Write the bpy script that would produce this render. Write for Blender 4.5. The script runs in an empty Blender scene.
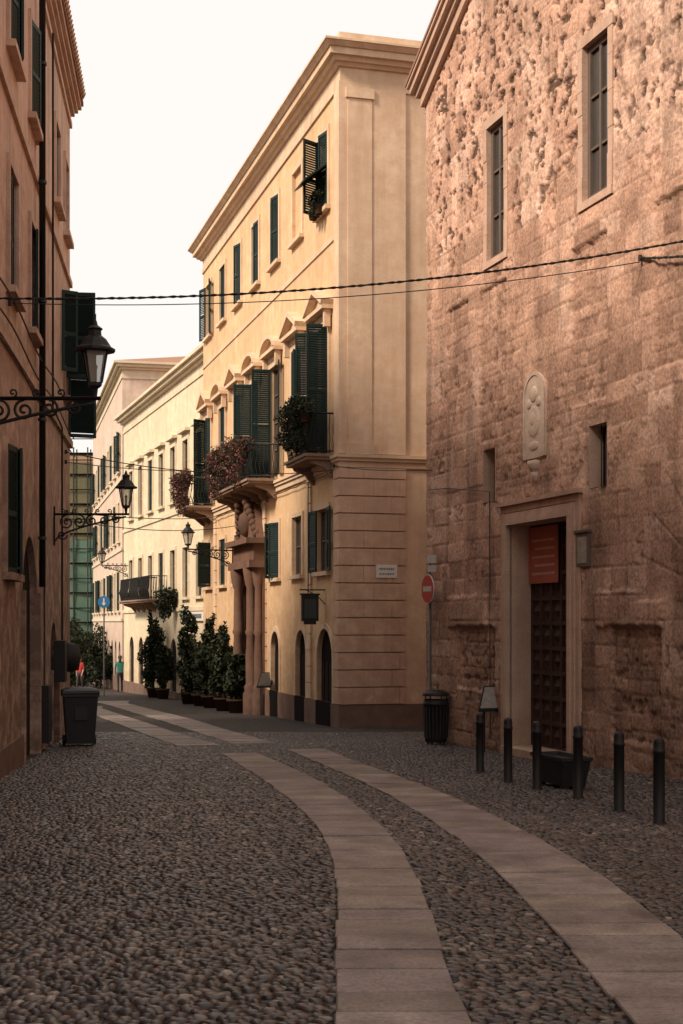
import bpy, math, random
import numpy as np
from mathutils import Vector, Matrix
random.seed(7); rng=np.random.default_rng(7)
F=1400.0; HX=341.5; HY=622.0; CH=1.61; SL=0.027
CAM=Vector((0,0,CH))
def gz(y): return -SL*max(-40.0,min(130.0,y))
def G(px,py):
    d=CH*F/(py-HY-F*SL); return ((px-HX)/F*d, d)
scene=bpy.context.scene
UP=Vector((0,0,1))
# ------------------------------------------------------------ helpers
class Fr:
    def __init__(s,O,a,n):
        s.O=Vector((O[0],O[1],0)); s.a=Vector((a[0],a[1],0)).normalized(); s.n=Vector((n[0],n[1],0)).normalized()
    def pt(s,u,z,o=0): return s.O+s.a*u+s.n*o+UP*z
    def at(s,px,py,o=0):
        r=Vector(((px-HX)/F,1,(HY-py)/F)); t=(s.O+s.n*o-CAM).dot(s.n)/r.dot(s.n)
        P=CAM+r*t; return ((P-s.O).dot(s.a),P.z)
    def d2s(s,d): return (d-s.O.y)/s.a.y
def root(name,loc=None):
    e=bpy.data.objects.new(name,None); scene.collection.objects.link(e); e.empty_display_size=.2
    if loc is not None: e.location=loc
    return e
def link(name,me,mat,parent):
    ob=bpy.data.objects.new(name,me); scene.collection.objects.link(ob)
    if mat: me.materials.append(mat)
    if parent is not None:
        ob.parent=parent; ob.matrix_parent_inverse=Matrix.Translation(-parent.location)
    return ob
class MB:
    def __init__(s): s.v=[]; s.f=[]; s.uv=[]; s.sm=[]
    def face(s,pts,uvs=None,sm=False):
        i=len(s.v); s.v+= [tuple(p) for p in pts]; s.f.append(tuple(range(i,i+len(pts))))
        s.uv+= uvs if uvs else [(p[0]+p[1]*.3,p[2]) for p in pts]; s.sm.append(sm)
    def box(s,fr,s0,s1,z0,z1,o0,o1):
        if s1<s0: s0,s1=s1,s0
        P=fr.pt
        def q(c,uvs): s.face([P(*k) for k in c],uvs)
        q([(s0,z0,o1),(s1,z0,o1),(s1,z1,o1),(s0,z1,o1)],[(s0,z0),(s1,z0),(s1,z1),(s0,z1)])
        q([(s1,z0,o0),(s0,z0,o0),(s0,z1,o0),(s1,z1,o0)],[(s1,z0),(s0,z0),(s0,z1),(s1,z1)])
        q([(s0,z0,o0),(s0,z0,o1),(s0,z1,o1),(s0,z1,o0)],[(s0+o0,z0),(s0+o1,z0),(s0+o1,z1),(s0+o0,z1)])
        q([(s1,z0,o1),(s1,z0,o0),(s1,z1,o0),(s1,z1,o1)],[(s1+o1,z0),(s1+o0,z0),(s1+o0,z1),(s1+o1,z1)])
        q([(s0,z1,o1),(s1,z1,o1),(s1,z1,o0),(s0,z1,o0)],[(s0,z1+o1),(s1,z1+o1),(s1,z1+o0),(s0,z1+o0)])
        q([(s0,z0,o0),(s1,z0,o0),(s1,z0,o1),(s0,z0,o1)],[(s0,z0+o0),(s1,z0+o0),(s1,z0+o1),(s0,z0+o1)])
    def prism(s,fr,poly,o0,o1):
        s.face([fr.pt(a,b,o1) for a,b in poly],[(a,b) for a,b in poly])
        s.face([fr.pt(a,b,o0) for a,b in poly[::-1]],[(a,b) for a,b in poly[::-1]])
        n=len(poly)
        for i in range(n):
            a,b=poly[i]; c,d=poly[(i+1)%n]
            s.face([fr.pt(a,b,o0),fr.pt(c,d,o0),fr.pt(c,d,o1),fr.pt(a,b,o1)],[(a+o0,b),(c+o0,d),(c+o1,d),(a+o1,b)])
    def tube(s,pts,r,seg=8,cap=True):
        pts=[Vector(p) for p in pts]; n=len(pts); rs=r if isinstance(r,(list,tuple)) else [r]*n
        base=len(s.v); ref=None
        for i,p in enumerate(pts):
            t=(pts[min(i+1,n-1)]-pts[max(i-1,0)]).normalized()
            if ref is None:
                ref=Vector((0,0,1)) if abs(t.z)<.9 else Vector((1,0,0))
            x=t.cross(ref)
            if x.length<1e-5: x=t.cross(Vector((.3,1,.2)))
            x.normalize(); y=x.cross(t).normalized(); ref=y
            for k in range(seg):
                a=2*math.pi*k/seg; s.v.append(tuple(p+x*math.cos(a)*rs[i]+y*math.sin(a)*rs[i]))
        for i in range(n-1):
            for k in range(seg):
                k2=(k+1)%seg; a=base+i*seg
                s.f.append((a+k,a+k2,a+seg+k2,a+seg+k)); s.sm.append(True)
                s.uv+=[(k/seg,i),(k/seg+.1,i),(k/seg+.1,i+1),(k/seg,i+1)]
        if cap:
            for b in (base,base+(n-1)*seg):
                s.f.append(tuple(range(b,b+seg))); s.sm.append(False); s.uv+=[(0,0)]*seg
    def lathe(s,c,prof,seg=16,sm=True,rot=0):
        base=len(s.v); c=Vector(c); n=len(prof)
        for r,z in prof:
            for k in range(seg):
                a=2*math.pi*k/seg+rot; s.v.append((c.x+r*math.cos(a),c.y+r*math.sin(a),c.z+z))
        for i in range(n-1):
            for k in range(seg):
                k2=(k+1)%seg; a=base+i*seg
                s.f.append((a+k,a+k2,a+seg+k2,a+seg+k)); s.sm.append(sm)
                s.uv+=[(k/seg,prof[i][1]),((k+1)/seg,prof[i][1]),((k+1)/seg,prof[i+1][1]),(k/seg,prof[i+1][1])]
    def slab(s,fp,off,z0,z1,taper=0):
        def offs(o):
            n=len(fp); out=[]
            c=sum((Vector(p) for p in fp),Vector((0,0)))/n
            for i in range(n):
                p=Vector(fp[i]); a=Vector(fp[i-1]); b=Vector(fp[(i+1)%n])
                d1=(p-a).normalized(); d2=(b-p).normalized()
                n1=Vector((d1.y,-d1.x)); n2=Vector((d2.y,-d2.x))
                if n1.dot(p-c)<0: n1=-n1
                if n2.dot(p-c)<0: n2=-n2
                m=(n1+n2); m=m/ (m.dot(n1)); out.append(p+m*o)
            return out
        A=offs(off); Bp=offs(off+taper); n=len(A)
        for i in range(n):
            j=(i+1)%n; l=(A[j]-A[i]).length
            s.face([(A[i].x,A[i].y,z0),(A[j].x,A[j].y,z0),(Bp[j].x,Bp[j].y,z1),(Bp[i].x,Bp[i].y,z1)],[(i*3,z0),(i*3+l,z0),(i*3+l,z1),(i*3,z1)])
        s.face([(p.x,p.y,z1) for p in Bp],[(p.x,p.y) for p in Bp]); s.face([(p.x,p.y,z0) for p in A[::-1]],[(p.x,p.y) for p in A[::-1]])
    def obj(s,name,mat,parent=None,bevel=0):
        if not s.f: return None
        me=bpy.data.meshes.new(name); me.from_pydata(s.v,[],s.f)
        uvl=me.uv_layers.new(name='UVMap'); uvl.data.foreach_set('uv',[c for t in s.uv for c in t])
        me.polygons.foreach_set('use_smooth',s.sm); me.update()
        ob=link(name,me,mat,parent)
        if bevel:
            import bmesh
            bm=bmesh.new(); bm.from_mesh(me); bmesh.ops.remove_doubles(bm,verts=bm.verts,dist=1e-4); bm.to_mesh(me); bm.free()
            m=ob.modifiers.new('Bevel','BEVEL'); m.width=bevel; m.segments=2; m.limit_method='ANGLE'
        return ob
def npmesh(name,V,Fc,mat,parent=None,col=None,uv=None,smooth=True):
    me=bpy.data.meshes.new(name); nf,k=Fc.shape
    me.vertices.add(len(V)); me.vertices.foreach_set('co',V.astype(np.float32).ravel())
    me.loops.add(nf*k); me.loops.foreach_set('vertex_index',Fc.astype(np.int32).ravel())
    me.polygons.add(nf); me.polygons.foreach_set('loop_start',np.arange(0,nf*k,k,dtype=np.int32))
    me.polygons.foreach_set('loop_total',np.full(nf,k,dtype=np.int32))
    me.polygons.foreach_set('use_smooth',np.full(nf,smooth))
    if uv is not None:
        l=me.uv_layers.new(name='UVMap'); l.data.foreach_set('uv',uv[Fc.ravel()].astype(np.float32).ravel())
    if col is not None:
        a=me.color_attributes.new('Col','FLOAT_COLOR','POINT')
        c=np.ones((len(V),4),dtype=np.float32); c[:,:3]=col; a.data.foreach_set('color',c.ravel())
    me.update(calc_edges=True); me.validate()
    return link(name,me,mat,parent)
# ------------------------------------------------------------ materials
class NT:
    def __init__(s,name,rough=.85,spec=.3,metal=0):
        s.m=bpy.data.materials.new(name); s.m.use_nodes=True; s.t=s.m.node_tree; s.n=s.t.nodes
        s.b=s.n['Principled BSDF']; s.b.inputs['Roughness'].default_value=rough
        s.b.inputs['Specular IOR Level'].default_value=spec; s.b.inputs['Metallic'].default_value=metal
    def new(s,ty,**k):
        x=s.n.new(ty)
        for a,b in k.items(): setattr(x,a,b)
        return x
    def L(s,a,b): s.t.links.new(a,b)
    def coord(s,kind='UV',scale=(1,1,1)):
        c=s.new('ShaderNodeTexCoord'); mp=s.new('ShaderNodeMapping'); mp.inputs['Scale'].default_value=scale
        s.L(c.outputs[kind],mp.inputs[0]); return mp.outputs[0]
    def noise(s,co,scale,detail=5,rough=.6):
        x=s.new('ShaderNodeTexNoise'); x.inputs['Scale'].default_value=scale; x.inputs['Detail'].default_value=detail; x.inputs['Roughness'].default_value=rough
        s.L(co,x.inputs['Vector']); return x.outputs['Fac']
    def ramp(s,fac,a,b,c0=(0,0,0,1),c1=(1,1,1,1)):
        x=s.new('ShaderNodeValToRGB'); x.color_ramp.elements[0].position=a; x.color_ramp.elements[1].position=b
        x.color_ramp.elements[0].color=c0; x.color_ramp.elements[1].color=c1; s.L(fac,x.inputs[0]); return x.outputs[0]
    def mix(s,fac,a,b,mode='MIX'):
        x=s.new('ShaderNodeMix'); x.data_type='RGBA'; x.blend_type=mode
        for v,i in ((fac,0),(a,6),(b,7)):
            if isinstance(v,bpy.types.NodeSocket): s.L(v,x.inputs[i])
            elif i==0: x.inputs[0].default_value=v
            else: x.inputs[i].default_value=(*v[:3],1)
        return x.outputs[2]
    def math(s,op,a,b=None):
        x=s.new('ShaderNodeMath',operation=op)
        for i,v in enumerate((a,b)):
            if v is None: continue
            if isinstance(v,bpy.types.NodeSocket): s.L(v,x.inputs[i])
            else: x.inputs[i].default_value=v
        return x.outputs[0]
    def bump(s,h,st=.3,dist=.02):
        x=s.new('ShaderNodeBump'); x.inputs['Strength'].default_value=st; x.inputs['Distance'].default_value=dist
        s.L(h,x.inputs['Height']); s.L(x.outputs[0],s.b.inputs['Normal'])
    def col(s,c): s.L(c,s.b.inputs['Base Color'])
def flat(name,c,rough=.6,spec=.4,metal=0,var=.25,sc=8,bump=.15):
    t=NT(name,rough,spec,metal); co=t.coord('Object'); n=t.noise(co,sc,3)
    t.col(t.mix(n,[x*(1-var) for x in c],[min(1,x*(1+var)) for x in c]))
    if bump: t.bump(t.noise(co,sc*6,2),bump,.01)
    return t.m
def plaster(name,c,dirt_shade=(.2,.13,.09),ztop=2.5,zbot=-1.5,stain=.5,patch=None,bump=.35,clamp=.8,fine_amt=.16):
    t=NT(name,.95,.12); co=t.coord('UV')
    big=t.noise(co,.45,5,.65); mid=t.noise(co,2.6,5,.7); fine=t.noise(co,55,2,.6)
    st=t.noise(t.coord('UV',(3.2,.22,1)),1.0,4,.6)
    a=t.mix(t.ramp(big,.35,.68),[x*.82 for x in c],[min(clamp,x*1.08) for x in c])
    a=t.mix(t.ramp(mid,.40,.75),a,[c[0]*.78,c[1]*.72,c[2]*.66])
    sm=t.math('MULTIPLY',t.ramp(st,.46,.8),stain); a=t.mix(sm,a,dirt_shade)
    if patch:
        a=t.mix(t.math('MULTIPLY',t.ramp(t.noise(co,.8,6,.7),.55,.60),.7),a,patch)
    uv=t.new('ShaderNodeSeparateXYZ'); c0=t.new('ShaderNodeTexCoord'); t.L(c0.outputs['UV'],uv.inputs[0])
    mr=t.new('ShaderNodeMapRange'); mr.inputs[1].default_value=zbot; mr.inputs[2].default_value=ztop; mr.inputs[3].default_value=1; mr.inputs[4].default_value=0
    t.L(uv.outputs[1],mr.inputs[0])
    dm=t.math('MULTIPLY',mr.outputs[0],t.ramp(mid,.2,.55)); a=t.mix(t.math('MULTIPLY',dm,.85),a,dirt_shade)  # fades up from the base: real dirt, plus painted street shade on M_left
    a=t.mix(fine_amt,a,t.ramp(fine,.3,.7),'OVERLAY'); t.col(a)
    t.bump(t.math('ADD',t.math('MULTIPLY',mid,.8),t.math('MULTIPLY',fine,.14)),bump,.03); return t.m
def vcol(name,rough=.8,spec=.3,bs=30,bst=.4,bd=.01,nmul=.35,coord='Object',det=4):
    t=NT(name,rough,spec); a=t.new('ShaderNodeAttribute'); a.attribute_name='Col'; co=t.coord(coord)
    f=t.noise(co,bs,det,.65); c=t.mix(nmul,a.outputs['Color'],t.ramp(f,.3,.7),'OVERLAY'); t.col(c); t.bump(f,bst,bd); return t.m
M_yel=plaster('ochre_plaster',(.76,.52,.31),(.38,.235,.14),3.6,-1.6,.4)
M_yels=plaster('pale_plaster',(.78,.555,.39),(.44,.29,.19),3.0,-1.6,.5)
M_trim=plaster('trim_plaster',(.77,.57,.40),(.40,.27,.18),2.0,-1.6,.5,bump=.2)
M_rust=plaster('rusticated_stone',(.73,.505,.365),(.38,.24,.17),5.0,-1.2,.5,patch=(.56,.37,.27),bump=.6)
M_balc=plaster('balcony_stone',(.34,.23,.165),(.16,.11,.08),2,-1.6,.6,bump=.5)
M_cream=plaster('cream_plaster',(.80,.67,.48),(.42,.3,.19),1.5,-2,.3)
M_ctrim=plaster('cream_trim',(.78,.66,.49),(.42,.3,.2),1,-2,.4,bump=.2)
M_pink=plaster('pink_plaster',(.72,.57,.46),(.34,.23,.17),2,-2,.4)
M_left=plaster('old_rose_plaster',(.68,.475,.37),(.135,.088,.068),9.5,1.8,.5,patch=(.46,.30,.225),bump=.8)  # lower wall: stains, with the narrow street's shade also painted into the colour
M_plinth=flat('plinth_stone',(.17,.11,.085),.95,.1,sc=2.5,bump=.5,var=.5)
M_frame=flat('window_frame_paint',(.14,.105,.085),.7,.2)
M_fstone=plaster('window_surround_stone',(.62,.43,.33),(.32,.2,.145),0,-1,.6,bump=.7)
M_portal=plaster('carved_brown_stone',(.19,.11,.078),(.07,.045,.036),2,-1.6,.6,bump=.9)
M_shut=flat('green_shutter_paint',(.009,.024,.021),.6,.25,sc=3)
M_iron=flat('black_iron',(.017,.015,.015),.55,.3,sc=20)
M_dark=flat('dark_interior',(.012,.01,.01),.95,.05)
M_wood=flat('old_dark_wood',(.022,.015,.0125),.9,.08,sc=10,bump=.4)
M_chd=flat('panelled_oak',(.065,.036,.027),.7,.25,sc=6,bump=.5,var=.45)
M_tile=flat('roof_tiles',(.32,.17,.11),.9,.2,sc=4,bump=.5)
M_terr=flat('dark_terracotta',(.06,.036,.027),.9,.1)
M_bin=flat('dark_plastic',(.02,.02,.022),.5,.35)
def glassm():
    t=NT('window_glass',.12,.6); co=t.coord('Object'); t.col(t.mix(t.noise(co,1.5,2),(.03,.03,.032),(.10,.09,.08))); t.bump(t.noise(co,3,2),.06,.02); return t.m
M_glass=glassm()
def lampglass():
    t=NT('lantern_glass',.3,.5); t.b.inputs['Base Color'].default_value=(.42,.38,.32,1); t.b.inputs['Alpha'].default_value=.5; return t.m
M_lg=lampglass()
M_white=flat('white_enamel',(.7,.68,.64),.5,.4,var=.08)
M_red=flat('red_enamel',(.45,.04,.03),.5,.4,var=.1)
M_blue=flat('blue_enamel',(.04,.17,.36),.5,.4,var=.1)
M_banner=flat('red_banner_cloth',(.42,.13,.09),.85,.1,var=.3,sc=3)
# ------------------------------------------------------------ numpy noise
LAT=rng.random((8,256,256))
def vn(x,y,sc,k=0):
    x=x*sc+k*17.3; y=y*sc+k*31.7; xi=np.floor(x).astype(int); yi=np.floor(y).astype(int)
    fx=x-xi; fy=y-yi; fx=fx*fx*(3-2*fx); fy=fy*fy*(3-2*fy); L=LAT[k%8]
    g=lambda a,b:L[a&255,b&255]
    return (g(xi,yi)*(1-fx)+g(xi+1,yi)*fx)*(1-fy)+(g(xi,yi+1)*(1-fx)+g(xi+1,yi+1)*fx)*fy
def fbm(x,y,sc,k=0,o=4):
    r=0;a=.5;t=0
    for i in range(o): r=r+a*vn(x,y,sc*2**i,k+i); t+=a; a*=.55
    return r/t
def sstep(x,a,b):
    t=np.clip((x-a)/(b-a),0,1); return t*t*(3-2*t)
# ------------------------------------------------------------ ground
def ground_mat():
    t=NT('cobble_ground',.75,.3); co=t.coord('Object')
    v=t.new('ShaderNodeTexVoronoi'); v.inputs['Scale'].default_value=12.5; t.L(co,v.inputs['Vector'])
    e=t.new('ShaderNodeTexVoronoi'); e.feature='DISTANCE_TO_EDGE'; e.inputs['Scale'].default_value=12.5; t.L(co,e.inputs['Vector'])
    sx=t.new('ShaderNodeSeparateColor'); t.L(v.outputs['Color'],sx.inputs[0])
    c=t.mix(sx.outputs[0],(.035,.027,.024),(.105,.082,.07))
    c=t.mix(t.ramp(t.noise(co,.5,4),.35,.7),c,(.05,.039,.034))
    ed=t.ramp(e.outputs['Distance'],.02,.14); c=t.mix(ed,(.026,.021,.019),c); t.col(c)
    t.bump(ed,.8,.03); return t.m
M_ground=ground_mat()
ys=[-400,-40]+list(np.arange(-35,130,5))+[130,600]; xs=[-600,-60,-30,-15,-8,0,8,15,30,60,600]
V=np.array([[x,y,gz(y)] for y in ys for x in xs],float); nx=len(xs)
Fc=np.array([[j*nx+i,j*nx+i+1,(j+1)*nx+i+1,(j+1)*nx+i] for j in range(len(ys)-1) for i in range(nx-1)])
npmesh('cobblestone_street',V,Fc,M_ground,smooth=False)
E=lambda L:[G(*p) for p in L]
strips=[
 (E([(335,1120),(335,1024),(336,960),(336,900),(333,862),(322,835),(300,810),(270,786),(240,766),(221,754)]),
  E([(515,1120),(470,1024),(452,980),(435,925),(420,885),(400,848),(370,817),(330,788),(290,768),(256,754)])),
 (E([(715,1120),(630,1024),(585,970),(540,920),(490,868),(440,828),(390,797),(340,773),(305,758),(286,750)]),
  E([(900,1120),(778,1024),(683,942),(640,907),(590,870),(530,836),(470,806),(410,782),(360,764),(326,750)])),
 (E([(182,748),(150,737),(122,726),(96,716),(80,708)]),E([(216,745),(178,734),(148,724),(114,713),(94,706)])),
 (E([(236,745.5),(200,734),(165,722.5),(130,712),(100,703)]),E([(272,743),(228,731),(190,719.5),(148,709),(112,700)])),
]
def dens(P):
    P=np.array(P); t=np.linspace(0,len(P)-1,500); i=np.clip(t.astype(int),0,len(P)-2); f=t-i
    p0=P[np.clip(i-1,0,len(P)-1)];p1=P[i];p2=P[i+1];p3=P[np.clip(i+2,0,len(P)-1)]; f=f[:,None]
    return .5*((2*p1)+(-p0+p2)*f+(2*p0-5*p1+4*p2-p3)*f**2+(-p0+3*p1-3*p2+p3)*f**3)
polys=[]; SV=[];SF=[];SC=[]
for L,R in strips:
    A=dens(L);B=dens(R); C=(A+B)/2
    T=np.gradient(C,axis=0); T=np.array([np.convolve(np.pad(T[:,k],20,'edge'),np.ones(41)/41,'valid') for k in (0,1)]).T
    T/=np.linalg.norm(T,axis=1)[:,None]; Nn=np.stack([-T[:,1],T[:,0]],1)
    dA=np.array([np.min(np.linalg.norm(A-c,axis=1)) for c in C]); dB=np.array([np.min(np.linalg.norm(B-c,axis=1)) for c in C])
    hw=np.convolve(np.pad((dA+dB)/2,30,'edge'),np.ones(61)/61,'valid')
    sl_=C+Nn*hw[:,None]; sr_=C-Nn*hw[:,None]; polys.append(np.vstack([sl_,sr_[::-1]]))
    s=np.r_[0,np.cumsum(np.linalg.norm(np.diff(C,axis=0),axis=1))]
    f=lambda Q,c:np.array([np.interp(c,s,Q[:,0]),np.interp(c,s,Q[:,1])])
    cuts=[0.]
    while cuts[-1]<s[-1]: cuts.append(cuts[-1]+.5*random.uniform(.7,1.35))
    cuts[-1]=s[-1]
    for c0,c1 in zip(cuts[:-1],cuts[1:]):
        g=.006+random.uniform(0,.004); l0,r0=f(sl_,c0+g),f(sr_,c0+g); l1,r1=f(sl_,c1-g),f(sr_,c1-g)
        nl=Vector((l0-r0).tolist()).normalized(); jl=random.uniform(-.010,.010); jr=random.uniform(-.010,.010); nl=np.array(nl)
        l0=l0+nl*jl;l1=l1+nl*jl;r0=r0+nl*jr;r1=r1+nl*jr
        h=.024+random.uniform(-.004,.004); cc=np.array([.225,.182,.16])*random.uniform(.84,1.12)*np.array([1,random.uniform(.97,1.03),random.uniform(.95,1.05)])
        b=len(SV); bev=.010; q=[l0,r0,r1,l1]; ce=sum(q)/4
        for p in q: SV.append([p[0],p[1],gz(p[1])-.02])
        for p in q: SV.append([p[0],p[1],gz(p[1])+h-.008])
        for p in q:
            dv=ce-p; dv=dv/np.linalg.norm(dv)*bev; SV.append([p[0]+dv[0],p[1]+dv[1],gz(p[1])+h+random.uniform(-.0015,.0015)])
        for k in range(4):
            k2=(k+1)%4; SF+=[[b+k,b+k2,b+4+k2,b+4+k],[b+4+k,b+4+k2,b+8+k2,b+8+k]]
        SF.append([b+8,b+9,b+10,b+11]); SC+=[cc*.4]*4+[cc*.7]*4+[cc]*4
def slabmat():
    t=NT('trachyte_slabs',.62,.35); a=t.new('ShaderNodeAttribute'); a.attribute_name='Col'; co=t.coord('Object')
    f=t.noise(co,40,4,.7); b=t.noise(co,2.2,5,.65)
    c=t.mix(.5,a.outputs['Color'],t.ramp(b,.3,.7),'OVERLAY'); c=t.mix(.35,c,t.ramp(f,.3,.7),'OVERLAY'); t.col(c)
    t.L(t.ramp(b,.3,.7,(.48,.48,.48,1),(.8,.8,.8,1)),t.b.inputs['Roughness']); t.bump(f,.45,.007); return t.m
M_slab=slabmat()
npmesh('stone_paving_strip',np.array(SV),np.array(SF),M_slab,col=np.array(SC),smooth=False)
def pip(x,y,P):
    ins=np.zeros(len(x),bool); j=len(P)-1
    for i in range(len(P)):
        xi,yi=P[i];xj,yj=P[j]; c=((yi>y)!=(yj>y))
        with np.errstate(divide='ignore',invalid='ignore'): c&=x<(xj-xi)*(y-yi)/(yj-yi+1e-12)+xi
        ins^=c; j=i
    return ins
sp=.070
gx,gy=np.meshgrid(np.arange(-8.5,11,sp),np.arange(5.0,31,sp*.86)); gx[1::2]+=sp/2
x=gx.ravel();y=gy.ravel(); x=x+rng.normal(0,.014,len(x)); y=y+rng.normal(0,.012,len(y))
keep=(np.abs(x)<.27*y+1.2)&(x>-2.45-.115*y+.03)&((x<10.3-.311*y)|(y>27.9))
x=x[keep];y=y[keep]
ins=np.zeros(len(x),bool)
for P in polys: ins|=pip(x,y,P[::5])
x=x[~ins];y=y[~ins]; N=len(x)
seg=6; ang=np.arange(seg)*2*np.pi/seg
tv=[(0,0,1.)]+[(.66*math.cos(a),.66*math.sin(a),.88) for a in ang]+[(math.cos(a),math.sin(a),.25) for a in ang]+[(1.0*math.cos(a),1.0*math.sin(a),-.7) for a in ang]
tv=np.array(tv); tf=[]
for k in range(seg):
    k2=(k+1)%seg; tf.append([0,1+k,1+k2])
    for r in (1,1+seg): tf+=[[r+k,r+seg+k,r+seg+k2],[r+k,r+seg+k2,r+k2]]
tf=np.array(tf)
sz=np.clip(rng.lognormal(-.04,.20,N),.6,1.5)
rad=sp*.50*sz; el=rng.uniform(1.0,1.6,N); hh=rng.uniform(.011,.020,N)*(.7+.3*sz); th=rng.uniform(0,np.pi,N)
tl=rng.normal(0,.07,(N,2))
big=fbm(x,y,.35,2); b2=fbm(x,y,1.6,4); hh*= (.7+.6*big)
px_=tv[None,:,0]*(rad*el)[:,None]*rng.uniform(.84,1.14,(N,len(tv))); py_=tv[None,:,1]*(rad/el**.4)[:,None]*rng.uniform(.84,1.14,(N,len(tv)))
pz=tv[None,:,2]*hh[:,None]+px_*tl[:,:1]+py_*tl[:,1:]
X=x[:,None]+px_*np.cos(th)[:,None]-py_*np.sin(th)[:,None]; Y=y[:,None]+px_*np.sin(th)[:,None]+py_*np.cos(th)[:,None]
Z=-SL*Y+pz
VV=np.stack([X,Y,Z],-1).reshape(-1,3); FF=(tf[None]+(np.arange(N)*len(tv))[:,None,None]).reshape(-1,3)
pal=np.array([[.056,.044,.040],[.075,.058,.051],[.042,.035,.033],[.115,.087,.07],[.078,.052,.042],[.20,.165,.14],[.033,.028,.027]])
pc=pal[rng.choice(7,N,p=[.25,.2,.2,.11,.13,.025,.085])]*rng.uniform(.65,1.3,(N,1))*((.5+.9*big)*(.7+.6*b2))[:,None]
M_peb=vcol('river_pebbles',.38,.5,25,.25,.005,.35,det=2)
npmesh('cobblestones',VV,FF,M_peb,col=np.repeat(pc,len(tv),0))
# ------------------------------------------------------------ wall tools
def wallgrid(mb,fr,s0,s1,z0,z1,ops,dep=.2):
    S=sorted({s0,s1,*[v for o in ops for v in (o[0],o[1])]}); Z=sorted({z0,z1,*[v for o in ops for v in (o[2],o[3])]})
    S=[v for v in S if s0<=v<=s1]; Z=[v for v in Z if z0<=v<=z1]
    for i in range(len(S)-1):
        for j in range(len(Z)-1):
            a=(S[i]+S[i+1])/2; b=(Z[j]+Z[j+1])/2
            if any(o[0]<a<o[1] and o[2]<b<o[3] for o in ops): continue
            c=[(S[i],Z[j]),(S[i+1],Z[j]),(S[i+1],Z[j+1]),(S[i],Z[j+1])]
            mb.face([fr.pt(u,v,0) for u,v in c],c)
    for o in ops:
        a,b,c,d=o[:4]
        for (u0,v0,u1,v1) in ((a,c,a,d),(b,c,b,d),(a,c,b,c),(a,d,b,d)):
            mb.face([fr.pt(u0,v0,0),fr.pt(u1,v1,0),fr.pt(u1,v1,-dep-.05),fr.pt(u0,v0,-dep-.05)],[(u0,v0),(u1,v1),(u1+.2,v1),(u0+.2,v0)])
def arch_fill(mb,fr,s0,s1,z1,dep,rise=None):
    r=(s1-s0)/2; c=(s0+s1)/2; rise=rise or r; n=10
    for sg in (-1,1):
        pts=[(c+sg*r,z1)]+[(c+sg*r*math.cos(t),z1-rise+rise*math.sin(t)) for t in [i*math.pi/2/n for i in range(n+1)]]
        mb.prism(fr,pts,-dep,-.002)
def win(B,fr,s0,s1,z0,z1,dep=.18,nz=2,fw=.06,nm=1):
    B['glass'].box(fr,s0,s1,z0,z1,-dep-.03,-dep)
    f=B['frame']; o0=-dep+.002;o1=-dep+.05
    f.box(fr,s0,s0+fw,z0,z1,o0,o1); f.box(fr,s1-fw,s1,z0,z1,o0,o1)
    f.box(fr,s0+fw,s1-fw,z0,z0+fw,o0,o1-.003); f.box(fr,s0+fw,s1-fw,z1-fw,z1,o0,o1-.003)
    for k in range(nm):
        c=s0+(s1-s0)*(k+1)/(nm+1); f.box(fr,c-.03,c+.03,z0+fw,z1-fw,o0,o1-.006)
    for k in range(nz):
        z=z0+(z1-z0)*(k+1)/(nz+1); f.box(fr,s0+fw,s1-fw,z-.02,z+.02,o0,o1-.012)
def leaf(mb,P,dv,w,z0,z1,pitch=.06):
    dv=Vector(dv).normalized(); n=Vector((-dv.y,dv.x,0)); fr=Fr((P.x,P.y),dv,n)
    st=.055; t=.02
    mb.box(fr,0,st,z0,z1,-t,t); mb.box(fr,w-st,w,z0,z1,-t,t)
    zm=(z0+z1)/2-.1
    for z in (z0,zm,z1-.08): mb.box(fr,st,w-st,z,z+.08,-t+.002,t-.002)
    z=z0+.1
    while z<z1-.1:
        if not(zm-.03<z<zm+.08):
            mb.face([fr.pt(st,z,t-.004),fr.pt(w-st,z,t-.004),fr.pt(w-st,z+pitch*1.05,-t+.004),fr.pt(st,z+pitch*1.05,-t+.004)])
        z+=pitch
def shut(mb,fr,s0,s1,z0,z1,al,ar,pitch=.06):
    w=(s1-s0)/2-.006
    for s,sg,an in ((s0,1,al),(s1,-1,ar)):
        if an is None: continue
        o=.05 if an>150 else -.04 if an<5 else .03
        r=math.radians(an); leaf(mb,fr.pt(s+sg*.004,0,o),fr.a*sg*math.cos(r)+fr.n*math.sin(r),w,z0,z1,pitch)
def surround(mb,fr,s0,s1,z0,z1,w=.14,o=.05,sill=True):
    mb.box(fr,s0-w,s0,z0,z1,-.01,o); mb.box(fr,s1,s1+w,z0,z1,-.01,o); mb.box(fr,s0-w,s1+w,z1,z1+w,-.01,o+.002)
    if sill: mb.box(fr,s0-w-.05,s1+w+.05,z0-.1,z0,-.01,o+.09)
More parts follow.
